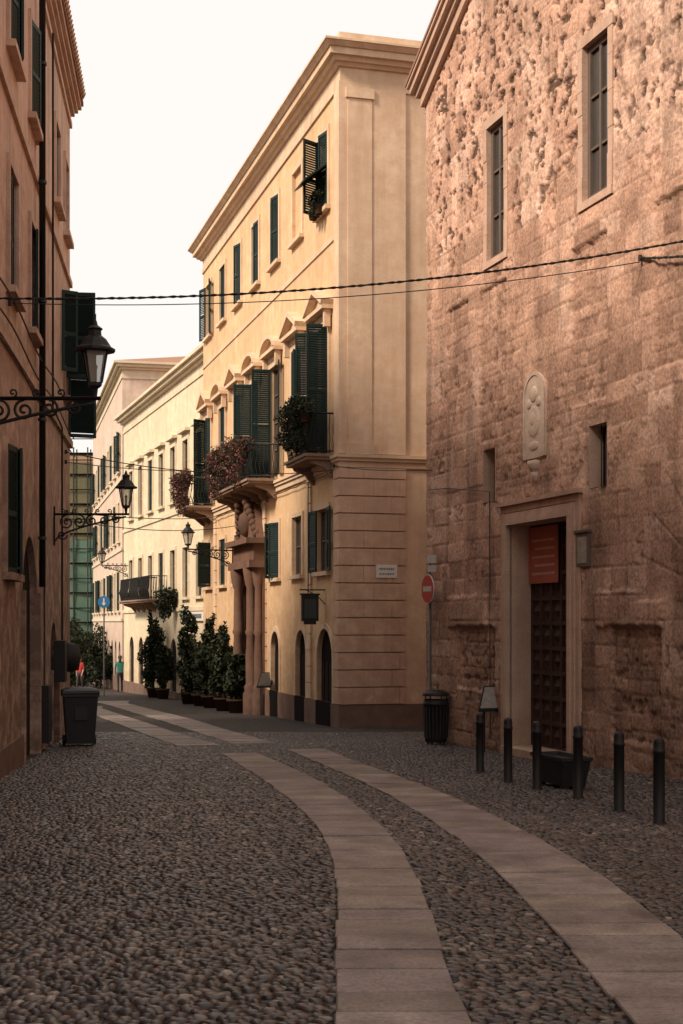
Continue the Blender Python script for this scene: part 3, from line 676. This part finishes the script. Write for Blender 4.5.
    for k in range(2):
        s=a0[0]+.08
        while s<a1[0]-.08: w=random.uniform(.015,.035); m.box(nf,s,s+w,a1[1]+.07+k*.12,a1[1]+.115+k*.12,.10,.108); s+=w+.02
    m.obj('lettering',flat('sign_lettering',(.12,.11,.12),.6),sn)
    hs=root('hanging_shop_sign'); m=MB(); s=fr.d2s(34.45); z=1.95
    m.tube([fr.pt(s,z+.45,.0),fr.pt(s,z+.45,.65)],.018,6); m.tube([fr.pt(s,z+.1,.0),fr.pt(s,z+.3,.2),fr.pt(s,z+.45,.5)],.012,6)
    pf=Fr(fr.pt(s,0,.18),fr.n,-fr.a); m.box(pf,0,.42,z-.32,z+.32,-.05,.05); m.box(pf,-.03,.45,z+.32,z+.36,-.07,.07); m.box(pf,.06,.36,z-.4,z-.32,-.03,.03); m.obj('sign_board',M_iron,hs)
    m=MB(); m.box(pf,.06,.36,z-.25,z+.22,.045,.055); m.obj('sign_face',flat('sign_green',(.03,.045,.04),.5),hs)
    return fr,bays
FY,bays=palazzo()
# ------------------------------------------------------------ simple facade buildings
def townhouse(name,X0,t,d0,d1,zt,wm,side=1,D=11,floors=(),bay=2.6,shc=(0,170,20,None),corn=.45,tm=M_trim,pl=True,balc=()):
    R=root(name); B=newB(); n=(-1,t) if side>0 else (1,-t); fr=Fr((X0+t*d0,d0),(t,1),n); L=fr.d2s(d1)
    ops=[];k=int((L-.8)/bay); st=(L-k*bay)/2+bay/2
    items=[]
    for fi,(z0,z1,w,kind) in enumerate(floors):
        for i in range(k):
            c=st+i*bay; o=(c-w/2,c+w/2,z0,z1); ops.append(o); items.append((o,kind,i,fi))
    wallgrid(B['wall'],fr,0,L,-5,zt,ops); shell(B,fr,L,D,-5,zt)
    for o,kind,i,fi in items:
        if kind=='door':
            arch_fill(B['wall'],fr,o[0],o[1],o[3],.1); B['wood'].box(fr,o[0],o[1],o[2],o[3],-.3,-.08)
        else:
            win(B,fr,*o,dep=.12); surround(B['trim'],fr,*o)
            if kind=='ped': B['trim'].box(fr,o[0]-.3,o[1]+.3,o[3]+.3,o[3]+.42,-.01,.22)
            a=shc[(i*3+fi)%len(shc)]
            if a is not None: shut(B['shutter'],fr,*o,a,a,.08)
        if (fi,i) in balc: balcony(B,fr,o[0]-.7,o[1]+.7,o[2]-.02,.8)
    fp=fprint(fr,L,D); z=zt
    for o_,h_ in ((.05,.15),(.02,.3),(.15,.12),(corn*.7,.15),(corn,.12)): B['trim'].slab(fp,o_,z,z+h_); z+=h_+.0005
    B['roof'].slab(fp,corn-.05,z,z+1.1,-4)
    for (z0,z1,w,kd) in floors[1:]: B['trim'].slab(fp,.06,z0-.55,z0-.4)
    if pl: B['plinth'].slab(fp,.05,-5,-1.3)
    finishB(B,R,wm,tm); return fr,L
FCm,_=townhouse('cream_townhouse',12.5,-.334,51.6,70,11.0,M_cream,1,11,[(-4,.9,1.2,'door'),(2.6,4.6,1.0,'w'),(6.6,8.9,1.0,'ped')],2.5,(None,None,0,None),tm=M_ctrim,balc=((1,4),(1,5),(1,3)))
townhouse('pink_townhouse',5.94,-.24,71.2,95,14.0,M_pink,1,11,[(-4,.6,1.2,'door'),(2.2,4.2,1.0,'w'),(5.8,7.8,1.0,'w'),(9.4,11.4,1.0,'w')],2.6,(0,10,None,160),tm=M_ctrim)
townhouse('corner_townhouse',-12.6,-.03,34,56,8.2,M_pink,-1,10,[(-4,.6,1.2,'door'),(2.2,4.0,1.0,'w'),(5.2,7.0,1.0,'w')],2.8,(0,170,20))
def leftb():
    R=root('rose_plaster_house'); B=newB(); t=-.115;X0=-2.45; d0=-8; fr=Fr((X0+t*d0,d0),(t,1),(1,-t)); L=fr.d2s(31.0); D=10; zt=12.55
    S=fr.d2s
    bays_=[S(d) for d in (2,5,8,11,14,17.2,20.3,23.1,27.6,29.8)]
    its=[]
    for i,b in enumerate(bays_):
        w=.5 if i<9 else .4
        for z0,z1 in ((6.35,8.1),(9.8,11.35)):
            if i==8 and z0<7: continue
            its.append(((b-w,b+w,z0,z1),i))
    for b in (S(14),S(17.0),S(20.0)): its.append(((b-.55,b+.55,2.3,4.1),0))
    ad=(S(21.7),S(23.9),-3,3.0); ad2=(S(26.4),S(27.7),-3,1.6)
    ops=[o for o,_ in its]+[ad,ad2]
    wallgrid(B['wall'],fr,0,L,-4,zt,ops); shell(B,fr,L,D,-4,zt)
    for a in (ad,ad2):
        arch_fill(B['wall'],fr,a[0],a[1],a[3],.2); B['wood'].box(fr,a[0],a[1],a[2],a[3],-.3,-.12)
        B['trim'].box(fr,a[0]-.16,a[0]-.001,-3,a[3]-.9,-.01,.06); B['trim'].box(fr,a[1]+.001,a[1]+.16,-3,a[3]-.9,-.01,.06)
    for k,(o,i) in enumerate(its):
        win(B,fr,*o,dep=.12); surround(B['trim'],fr,*o,w=.12,o=.05)
        if i<9: shut(B['shutter'],fr,*o,(4,8,0,12)[k%4],(0,15,6,0)[k%4])
    leaf(B['shutter'],fr.pt(S(29.45),0,.03),fr.n,.62,6.75,8.55); leaf(B['shutter'],fr.pt(S(30.2),0,.03),fr.n*1+fr.a*.25,.6,5.6,8.3); leaf(B['shutter'],fr.pt(S(28.6),0,.03),fr.n+fr.a*.5,.34,6.75,8.4)
    T=B['trim']; T.box(fr,0,L,5.45,5.6,-.01,.07); T.box(fr,0,L,9.0,9.12,-.01,.06)
    fp=fprint(fr,L,D); z=zt
    for o_,h_ in ((.05,.12),(.02,.16),(.1,.1),(.17,.1),(.24,.1)): T.slab(fp,o_,z,z+h_); z+=h_+.0005
    B['roof'].slab(fp,.28,z,z+.09); B['roof'].slab(fp,.28,z+.091,z+1.9,-4)
    s=0.1
    while s<L: B['roof'].tube([fr.pt(s,z+.1,.32),fr.pt(s,z+.5,-.5)],.085,8); s+=.21
    I=B['iron']; sp_=S(23.6)
    I.tube([fr.pt(sp_,zt+.2,.12),fr.pt(sp_,2.2,.12)],.055,10)
    for z_ in (3,5,7,9,11): I.tube([fr.pt(sp_,z_,.12),fr.pt(sp_,z_+.05,.12)],.075,10)
    I.tube([fr.pt(S(26.0),zt,.08),fr.pt(S(26.0),5.6,.08),fr.pt(S(28),5.5,.08),fr.pt(S(28),.5,.08)],.02,6)
    for z_,sg in ((6.05,.08),(5.7,.05),(5.3,.07)):
        pts=[fr.pt(S(8)+(L-S(8))*k/24,z_-.06*math.sin(k*.9),sg+.04) for k in range(25)]; I.tube(pts,.014,5)
    I.box(fr,S(27.0),S(27.5),.45,1.25,0,.22); I.lathe(fr.pt(S(28.2),.9,.2),[(.001,-.3),(.2,-.26),(.24,0),(.2,.26),(.001,.3)],12)
    I.box(fr,S(24.3),S(24.9),-.5,.5,0,.16); I.tube([fr.pt(S(24.6),.5,.06),fr.pt(S(24.6),5.3,.06)],.018,6)
    B['plinth'].box(fr,0,S(21.6),-4,gz(12)+.2,-.01,.04)
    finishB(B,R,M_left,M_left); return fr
FL=leftb()
def scaff():
    R=root('scaffolded_building'); B=newB(); fr=Fr((-32,101),(1,0),(0,-1)); L=18
    ops=[(1+i*2.6,2.0+i*2.6,z,z+1.8) for i in range(6) for z in (2,5.2,8.4)]
    wallgrid(B['wall'],fr,0,L,-5,13,ops); shell(B,fr,L,10,-5,13)
    for o in ops: win(B,fr,*o)
    B['roof'].slab(fprint(fr,L,10),.3,13,14,-2)
    I=B['iron']
    for i in range(19):
        for o in (.5,1.7): I.tube([fr.pt(i,-3,o),fr.pt(i,14,o)],.05,6)
    for z in (-.5,1.6,3.7,5.8,7.9,10,12.1,13.6):
        for q in (0,1.0): I.tube([fr.pt(0,z+q,1.7),fr.pt(L,z+q,1.7)],.04,6)
        B['wood'].box(fr,0,L,z-.05,z,.5,1.7)
    finishB(B,R,plaster('greyed_plaster',(.45,.38,.27),(.2,.16,.1)),M_trim)
    t=NT('safety_netting',.8,.2); co=t.coord('Object'); t.col(t.mix(t.noise(co,1.2),(.10,.19,.14),(.19,.32,.24)))
    t.b.inputs['Alpha'].default_value=.6
    m=MB(); n=24
    for z0,z1,a,b in ((-2.5,7.5,8,18),):
        for i in range(n):
            for j in range(12):
                f=lambda u,v:fr.pt(a+(b-a)*u,z0+(z1-z0)*v,1.58+.08*math.sin(u*26+v*3)+.03*math.sin(v*17))
                m.face([f(i/n,j/12),f((i+1)/n,j/12),f((i+1)/n,(j+1)/12),f(i/n,(j+1)/12)],sm=True)
    m.obj('netting',t.m,R)
    t2=NT('brown_netting',.8,.2); t2.col(t2.mix(t2.noise(t2.coord('Object'),1),(.2,.18,.1),(.33,.29,.17))); t2.b.inputs['Alpha'].default_value=.35
    m=MB(); m.box(fr,8,18,7.5,13.5,1.55,1.57); m.obj('upper_netting',t2.m,R)
scaff()
# ------------------------------------------------------------ lamps
def wall_lamp(P,W,s=1.0,name='wall_street_lamp'):
    R=root(name); P=Vector(P);W=Vector(W); m=MB(); g=MB()
    dv=(W-P); dv.z=0; ln=dv.length; dv.normalize(); az=P.z-.10*s
    A=Vector((P.x,P.y,az)); We=Vector((W.x,W.y,az))
    m.tube([A-dv*.06,We],.022*s,8); m.tube([A,A+UP*.12*s],[.02*s,.035*s],8)
    m.tube([We+UP*.15*s,We-UP*.6*s],.032*s,8)
    def spiral(c,r0,turn,start,sg,n=28,rr=.016):
        pts=[]
        for k in range(n+1):
            t=k/n; r=r0*(1-.85*t); a=start+sg*turn*2*math.pi*t; pts.append(c+dv*(r*math.cos(a))+UP*(r*math.sin(a)))
        m.tube(pts,rr*s,6)
    nsp=5
    for i in range(nsp):
        t=(i+.5)/nsp; r=.15*s*(1-.5*t); spiral(We-dv*(ln*(.1+.85*t))-UP*(r+.015*s),r,1.6,math.pi/2,1 if i%2 else -1)
        spiral(We-dv*(ln*(.05+.8*t))+UP*(.06*s),.05*s,1.2,-math.pi/2,1 if i%2 else -1,14,.011)
    pts=[We-UP*.55*s+(A-We)*t+UP*(.50*s*(t**.55)) for t in [k/14 for k in range(15)]]; m.tube(pts,.02*s,6)
    spiral(We-dv*(ln*.12)-UP*.40*s,.1*s,1.3,math.pi,1)
    z=P.z; a=math.atan2(dv.y,dv.x)+math.pi/4+.3
    c=Vector((P.x,P.y,z))
    m.lathe(c,[(.03*s,0),(.09*s,.03*s),(.095*s,.06*s),(.07*s,.07*s)],4,False,a)
    g.lathe(c,[(.085*s,.07*s),(.155*s,.40*s)],4,False,a)
    for k in range(4):
        t=a+k*math.pi/2; m.tube([c+Vector((.09*s*math.cos(t),.09*s*math.sin(t),.06*s)),c+Vector((.165*s*math.cos(t),.165*s*math.sin(t),.41*s))],.012*s,5)
    m.lathe(c,[(.15*s,.39*s),(.215*s,.40*s),(.215*s,.425*s),(.17*s,.45*s),(.12*s,.53*s),(.07*s,.57*s),(.065*s,.62*s),(.085*s,.64*s),(.03*s,.68*s),(.02*s,.72*s),(.001*s,.76*s)],12,False,a)
    m.lathe(c,[(.02*s,.07*s),(.02*s,.2*s),(.03*s,.24*s),(.001,.28*s)],8)
    m.obj('bracket_and_frame',M_iron,R); g.obj('glass',M_lg,R)
def wp(px,py,d): return Vector(((px-HX)/F*d,d,CH+(HY-py)/F*d))
P=wp(95,389,14.6); wall_lamp(P,(-2.45-.115*14.6,14.6,0),.98)
P=wp(126,509,27); wall_lamp(P,(-2.45-.115*27,27,0),1.0)
P=wp(188,546,44.8); wall_lamp(P,(9.28-.281*45.6,45.6,0),1.05)
P=wp(102,563,68); wall_lamp(P,(12.5-.334*68.6,68.6,0),1.1)
# ------------------------------------------------------------ cables
def cable(name,P,Q,sag,r=.014,n=28,tw=0):
    P=Vector(P);Q=Vector(Q); R=root(name); m=MB(); L=lambda ph:[P.lerp(Q,k/n)-UP*(sag*4*(k/n)*(1-k/n)) + (UP*math.sin(k*2.1+ph)*tw+Vector((0,1,0))*math.cos(k*2.1+ph)*tw) for k in range(n+1)]
    m.tube(L(0),r,6)
    if tw: m.tube(L(math.pi),r*.8,6)
    m.tube([P-UP*.04,P+UP*.04],.03,6); m.obj('wire',M_iron,R)
def wallp(fr,px,py,o=0): s,z=fr.at(px,py,o); return fr.pt(s,z,o)
cable('overhead_cable',wallp(FL,-20,298,.05),wallp(FC,700,238,.05),.24,.011,110,.010)
cable('overhead_cable',wallp(FL,10,303,.05),wallp(FC,640,262,.05),.22,.007,30)
cable('overhead_cable',wallp(FC,640,258,.05),wallp(FC,720,252,.05),.02,.014,20,.01)
cable('overhead_cable',wallp(FL,66,452,.05),wallp(FY,334,470,.1),.25,.011)
cable('overhead_cable',wallp(FL,66,462,.05),wallp(FY,225,470,.1),.1,.011)
cable('overhead_cable',wallp(FY,334,466,.1),wallp(FC,432,470,.03),.05,.011)
cable('overhead_cable',wallp(FL,67,512,.05),wallp(FY,215,517,.1),.1,.012)
cable('overhead_cable',wallp(FL,67,520,.05),wallp(FY,240,525,.1),.2,.011)
# ------------------------------------------------------------ bollards, bins, signs
def bollard(px,py):
    x,y=G(px,py); R=root('iron_bollard',(x,y,gz(y))); m=MB()
    m.lathe((x,y,gz(y)),[(.075,-.05),(.075,.02),(.058,.03),(.056,.70),(.063,.705),(.063,.73),(.056,.735),(.056,.80),(.05,.83),(.03,.85),(.001,.855)],20); m.obj('post',M_iron,R)
for p in ((480,773),(508,783),(537,790),(578,799),(619,812),(659,825)): bollard(*p)
def wheelie():
    x,y=G(80,746); z=gz(y); R=root('wheelie_bin',(x,y,z)); m=MB(); fr=Fr((x,y),(1,.25),(.25,-1))
    def ring(w,d,zz): return [fr.pt(u*w,z+zz,o*d) for u,o in ((-1,-1),(1,-1),(1,1),(-1,1))]
    rs=[ring(.25,.27,.06),ring(.31,.34,.93),ring(.335,.36,.93),ring(.335,.36,.99),ring(.345,.37,1.0),ring(.33,.35,1.05),ring(.2,.22,1.09)]
    for a,b in zip(rs,rs[1:]):
        for k in range(4): m.face([a[k],a[(k+1)%4],b[(k+1)%4],b[k]])
    m.face(rs[-1]); m.face(rs[0])
    m.tube([fr.pt(-.3,z+1.0,-.42),fr.pt(.3,z+1.0,-.42)],.02,8)
    for sg in(-1,1): m.tube([fr.pt(sg*.25,z+.1,-.26),fr.pt(sg*.31,z+.1,-.26)],.1,14)
    m.box(fr,-.12,.12,z+.5,z+.75,.31,.335); m.obj('bin_body',M_bin,R,.008)
wheelie()
def litter():
    x,y=G(436,745); z=gz(y); R=root('litter_bin',(x,y,z)); m=MB()
    m.lathe((x,y,z),[(.001,.06),(.2,.06),(.21,.1),(.235,.75),(.25,.76),(.25,.8),(.235,.81),(.235,.86)],24)
    m.lathe((x,y,z),[(.25,.93),(.255,.97),(.22,1.0),(.12,1.04),(.001,1.05)],24)
    for k in range(4):
        a=k*math.pi/2+.4; m.tube([(x+.22*math.cos(a),y+.22*math.sin(a),z+.8),(x+.22*math.cos(a),y+.22*math.sin(a),z+.96)],.014,6); m.tube([(x+.17*math.cos(a),y+.17*math.sin(a),z),(x+.17*math.cos(a),y+.17*math.sin(a),z+.1)],.02,6)
    for k in range(20):
        a=k*math.pi/10; m.tube([(x+.215*math.cos(a),y+.215*math.sin(a),z+.14),(x+.24*math.cos(a),y+.24*math.sin(a),z+.73)],.01,4)
    m.obj('bin_body',M_iron,R)
litter()
def noentry():
    d=27.2; x=(430-HX)/F*d; z=gz(d); R=root('no_entry_sign',(x,d,z)); m=MB(); zc=CH+(HY-589)/F*d
    m.tube([(x,d,z),(x,d,CH+(HY-556)/F*d)],.025,8); m.obj('pole',flat('grey_steel',(.07,.06,.055),.5,.5),R)
    m=MB(); g=MB(); w=MB(); fr=Fr((x-.05,d-.03),(.36,-.93),(-.93,-.36))
    cir=lambda r,k=28:[(r*math.cos(2*math.pi*i/k),zc+r*math.sin(2*math.pi*i/k)) for i in range(k)]
    g.prism(fr,cir(.285),-.012,0); m.prism(fr,cir(.27),0.0,.006); w.box(fr,-.19,.19,zc-.05,zc+.05,.004,.010)
    m.obj('red_disc',M_red,R); g.obj('rim',M_white,R)
    f2=Fr((x+.03,d-.04),(1,.1),(.1,-1)); w.box(f2,-.08,.10,zc+.5,zc+.66,-.01,.006); w.box(f2,-.08,.10,zc+.33,zc+.46,-.01,.006); w.obj('white_plates',flat('grey_plates',(.5,.46,.41),.6),R)
noentry()
def lectern(px,py,name,h,w,c=(.42,.38,.33)):
    x,y=G(px,py); z=gz(y); R=root(name,(x,y,z)); m=MB(); fr=Fr((x,y),(.9,.35),(-.35,-.9))
    for sg in(-1,1): m.tube([fr.pt(sg*w*.4,z,0),fr.pt(sg*w*.4,z+h-.15,0)],.025,8)
    P=[fr.pt(-w/2,z+h-.25,.18),fr.pt(w/2,z+h-.25,.18),fr.pt(w/2,z+h+.15,-.14),fr.pt(-w/2,z+h+.15,-.14)]
    up=Vector((0,0,.035)); m.face(P); m.face([p-up for p in P])
    for k in range(4): m.face([P[k],P[(k+1)%4],P[(k+1)%4]-up,P[k]-up])
    m.obj('stand',M_iron,R); b=MB(); c_=sum(P,Vector())/4; b.face([c_+(p-c_)*.88+Vector((0,0,.004)) for p in P]); b.obj('panel',flat(name+'_panel',c,.35,.5,var=.5,sc=14),R)
lectern(493,752,'information_lectern',1.0,.45,(.3,.27,.24)); lectern(266,716,'menu_lectern',1.1,.42,(.10,.085,.07))
def planter():
    x,y=G(562,788); z=gz(y); y+=.1; R=root('iron_planter',(x,y,z)); m=MB(); fr=Fr((x,y),(-.3,1),(-1,-.3))
    def ring(w,d,zz): return [fr.pt(u*w,z+zz,o*d) for u,o in ((-1,-1),(1,-1),(1,1),(-1,1))]
    rs=[ring(.38,.15,.05),ring(.45,.19,.36),ring(.47,.21,.37),ring(.47,.21,.41),ring(.43,.17,.41),ring(.42,.16,.36)]
    for a,b in zip(rs,rs[1:]):
        for k in range(4): m.face([a[k],a[(k+1)%4],b[(k+1)%4],b[k]])
    m.face(rs[-1]); m.face(rs[0])
    for u in(-.33,.33):
        for o in(-.11,.11): m.box(fr,u-.04,u+.04,z-.01,z+.06,o-.04,o+.04)
    m.obj('trough',M_bin,R)
planter()
def bluesign():
    d=62; x=(104-HX)/F*d; z=gz(d); R=root('blue_direction_sign',(x,d,z)); zc=CH+(HY-602)/F*d; m=MB(); m.tube([(x,d,z),(x,d,zc+.3)],.035,8); m.obj('pole',flat('grey_steel_b',(.1,.09,.085)),R)
    fr=Fr((x,d-.05),(1,0),(0,-1)); k=24; m=MB(); m.prism(fr,[(.27*math.cos(6.2832*i/k),zc+.27*math.sin(6.2832*i/k)) for i in range(k)],-.01,0); m.obj('disc',M_blue,R)
    m=MB(); m.box(fr,-.03,.03,zc-.05,zc+.16,.0,.006); m.prism(fr,[(-.1,zc-.04),(0,zc-.17),(.1,zc-.04)],.0,.007); m.obj('arrow',M_white,R)
bluesign()
def shopsign():
    R=root('shop_sign'); m=MB(); m.box(FCm,1.2,4.4,1.65,2.0,.0,.1); m.obj('board',M_white,R,.01)
    m=MB(); s=1.5
    while s<4.1: w=random.uniform(.08,.16); m.box(FCm,s,s+w,1.75,1.92,.098,.106); s+=w+.06
    m.obj('lettering',M_iron,R)
shopsign()
# ------------------------------------------------------------ plants
def pottree(px,py,h,w,name='potted_tree',pot=True,n=3400,trunk=.35,d=None,lf=.085):
    if d is None: x,y=G(px,py)
    else: x,y=(px-HX)/F*d,d
    z=gz(y); R=root(name,(x,y,z)); m=MB(); ph=.4 if pot else 0
    if pot: m.lathe((x,y,z),[(.001,0),(.2,0),(.27,.36),(.3,.36),(.3,.42),(.26,.42),(.24,.38),(.001,.36)],18); m.obj('pot',M_terr,R)
    m=MB(); m.tube([(x,y,z+ph-.1),(x+.04,y,z+ph+h*.35),(x-.03,y+.02,z+ph+h*.7),(x,y,z+ph+h*.93)],[.06,.05,.035,.01],8)
    bl=[]; k=9
    for i in range(k):
        t=(i+.5)/k; zz=z+ph+h*(trunk*.25+(1-trunk*.25)*t); r=w*(.6+.4*math.sin(math.pi*min(1,t*1.05)))*(1-.35*t)*random.uniform(.7,1.2)
        for j in range(3):
            a=random.uniform(0,6.28); q=r*random.uniform(.25,.95); c=(x+q*math.cos(a),y+q*math.sin(a),zz+random.uniform(-.2,.2)); bl.append((c,(r*.45,r*.45,h/k*random.uniform(.6,1.5))))
            m.tube([(x,y,zz-h*.08),c],[.02,.006],5)
    m.obj('trunk_and_limbs',M_wood,R); leaves('foliage',bl,n,lf,M_leaf,R,GREEN)
pottree(188,704,2.9,.52); pottree(200,706,1.6,.42); pottree(210,708,2.5,.5); pottree(223,711,2.0,.46); pottree(236,713,1.4,.42)
pottree(153,0,3.1,.55,d=59.5); pottree(163,0,1.8,.45,d=57.5)
for px,h,w,d in ((70,3.6,1.5,79),(84,3.0,1.4,86),(96,3.3,1.5,82),(108,2.8,1.2,88),(64,3.8,1.5,76),(114,2.2,.9,78)): pottree(px,0,h,w,'street_tree',False,3800,.5,d,.1)
ivy=root('hanging_ivy'); s_,z_=FCm.at(169,600,.3)
p=FCm.pt(s_,z_,.35); leaves('foliage',[((p.x,p.y,p.z),(.5,.5,.45)),((p.x-.1,p.y,p.z-.4),(.3,.3,.4)),((p.x+.2,p.y,p.z+.2),(.5,.4,.3))],1500,.08,M_leaf,ivy,GREEN)
m=MB(); m.tube([FCm.pt(s_,z_+.3,0),FCm.pt(s_,z_+.2,.4)],.03,6); m.obj('bracket',M_iron,ivy)
# ------------------------------------------------------------ people
SK=flat('skin',(.42,.26,.19),.6,.3,var=.05,bump=0); HR=flat('dark_hair',(.035,.022,.016),.6,.3)
def person(name,px,py,h,yaw,top,bot,walk=.2):
    x,y=G(px,py); z=gz(y); k=h/1.7
    J=[(0,0,.92,.125),(0,.01,1.08,.115),(0,0,1.28,.14),(0,-.01,1.42,.075),(0,0,1.48,.05),(0,.02,1.55,.075),(0,.02,1.63,.085),(0,.01,1.70,.05)]
    Eg=[(0,1),(1,2),(2,3),(3,4),(4,5),(5,6),(6,7)]; V=[a[:3] for a in J]; Rr=[a[3] for a in J]
    for sg in(-1,1):
        w=walk*sg; b=len(V)
        V+=[(sg*.09,0,.86),(sg*.10,w*.55+.03,.48),(sg*.10,w-(.06 if w<0 else 0),.09),(sg*.10,w+.12,.035)]; Rr+=[.09,.06,.042,.035]; Eg+=[(0,b),(b,b+1),(b+1,b+2),(b+2,b+3)]
        b=len(V); w=-w
        V+=[(sg*.17,0,1.38),(sg*.22,w*.3,1.12),(sg*.215,w*.9+.05,.90),(sg*.205,w*1.05+.07,.80)]; Rr+=[.055,.042,.033,.03]; Eg+=[(2,b),(b,b+1),(b+1,b+2),(b+2,b+3)]
        c=b+3
        for f,(dx,dz) in enumerate(((-.02,-.075),(-.007,-.085),(.007,-.08),(.02,-.07))):
            V.append((V[c][0],V[c][1]+dx*1.2+.01,V[c][2]+dz)); Rr.append(.009); Eg.append((c,len(V)-1))
        V.append((V[c][0]-sg*.01,V[c][1]+.045,V[c][2]-.03)); Rr.append(.01); Eg.append((c,len(V)-1))
    me=bpy.data.meshes.new('fig'); me.from_pydata(V,Eg,[]); ob=bpy.data.objects.new('fig',me); scene.collection.objects.link(ob)
    ob.modifiers.new('Skin','SKIN'); sv=me.skin_vertices[0].data
    for i,r in enumerate(Rr): sv[i].radius=(r*(1.25 if i in(1,2) else 1),r*(.8 if i in (1,2) else 1)); 
    sv[0].use_root=True
    ob.modifiers.new('Sub','SUBSURF').levels=2
    dg=bpy.context.evaluated_depsgraph_get(); ne=bpy.data.meshes.new_from_object(ob.evaluated_get(dg)); bpy.data.objects.remove(ob)
    R=root(name,(x,y,z)); body=bpy.data.objects.new('body',ne); scene.collection.objects.link(body)
    ne.materials.clear()
    for mm in (top,bot,SK,HR): ne.materials.append(mm)
    for p in ne.polygons:
        c=p.center; p.use_smooth=True
        arm=abs(c.x)>.16 and c.z<1.2
        if c.z>1.47: i=3 if (c.z>1.655 or (c.y<-.0 and c.z>1.5)) else 2
        elif arm: i=0 if c.z>1.08 else 2
        elif c.z>.93: i=0
        elif c.z<.07: i=3
        else: i=1
        p.material_index=i
    m=MB(); 
    m.lathe((0,-.01,1.64),[(.001,-.02),(.088,-.03),(.1,.0),(.09,.05),(.05,.085),(.001,.095)],16); m.lathe((0,-.07,1.5),[(.001,-.12),(.05,-.08),(.065,0),(.06,.12),(.02,.18),(.001,.19)],12)
    hb=m.obj('hair',HR,None)
    m=MB(); m.lathe((0,.115,1.595),[(.001,-.02),(.014,-.012),(.008,.03),(.001,.035)],8)
    for sg in(-1,1): m.lathe((sg*.088,.01,1.59),[(.001,-.03),(.014,-.01),(.016,.015),(.001,.03)],8)
    nb=m.obj('nose_and_ears',SK,None)
    m=MB()
    for sg in(-1,1): m.lathe((sg*.032,.095,1.615),[(.001,-.01),(.012,0),(.001,.01)],8)
    m.lathe((0,.1,1.55),[(.001,-.006),(.022,0),(.001,.006)],8)
    eb=m.obj('eyes_and_mouth',HR,None)
    for o in (body,hb,nb,eb):
        o.parent=R; o.matrix_parent_inverse=Matrix.Identity(4)
    R.scale=(k,k,k); R.rotation_euler=(0,0,yaw)
person('woman_in_teal_top',120,692,1.8,.25,flat('teal_cloth',(.03,.16,.14),.8),flat('dark_trousers',(.02,.02,.025),.8),.22)
person('person_in_red_top',80,691,1.75,2.8,flat('red_cloth',(.36,.03,.03),.8),flat('dark_trousers_b',(.05,.035,.035),.8),.1)
# ------------------------------------------------------------ light, sky
el=math.radians(40); tx,ty=-.80,-.60
sd=Vector((tx*math.cos(el),ty*math.cos(el),math.sin(el))).normalized()
W=bpy.data.worlds.new('World'); scene.world=W; W.use_nodes=True; nt=W.node_tree; bg=nt.nodes['Background']
sk=nt.nodes.new('ShaderNodeTexSky'); sk.sky_type='NISHITA'; sk.sun_disc=False; sk.sun_elevation=el; sk.sun_rotation=math.atan2(tx,ty); sk.dust_density=4; sk.air_density=1
mx=nt.nodes.new('ShaderNodeMix'); mx.data_type='RGBA'; mx.inputs[0].default_value=.88; mx.inputs[7].default_value=(11.2,10.7,10.1,1)
nt.links.new(sk.outputs[0],mx.inputs[6]); nt.links.new(mx.outputs[2],bg.inputs[0]); bg.inputs[1].default_value=.1
sl=bpy.data.lights.new('sun','SUN'); sl.energy=4.6; sl.angle=math.radians(12); sl.color=(1,.84,.68)
so=bpy.data.objects.new('sun',sl); scene.collection.objects.link(so); so.rotation_euler=(-sd).to_track_quat('-Z','Y').to_euler()
cd=bpy.data.cameras.new('camera'); co=bpy.data.objects.new('camera',cd); scene.collection.objects.link(co); scene.camera=co
co.location=CAM; co.rotation_euler=(math.pi/2,0,0); cd.sensor_fit='HORIZONTAL'; cd.sensor_width=24; cd.lens=F*24/683; cd.shift_y=(HY-512)/683; cd.clip_end=2000; cd.clip_start=.1
scene.view_settings.view_transform='Standard'; scene.view_settings.look='None'; scene.view_settings.exposure=0
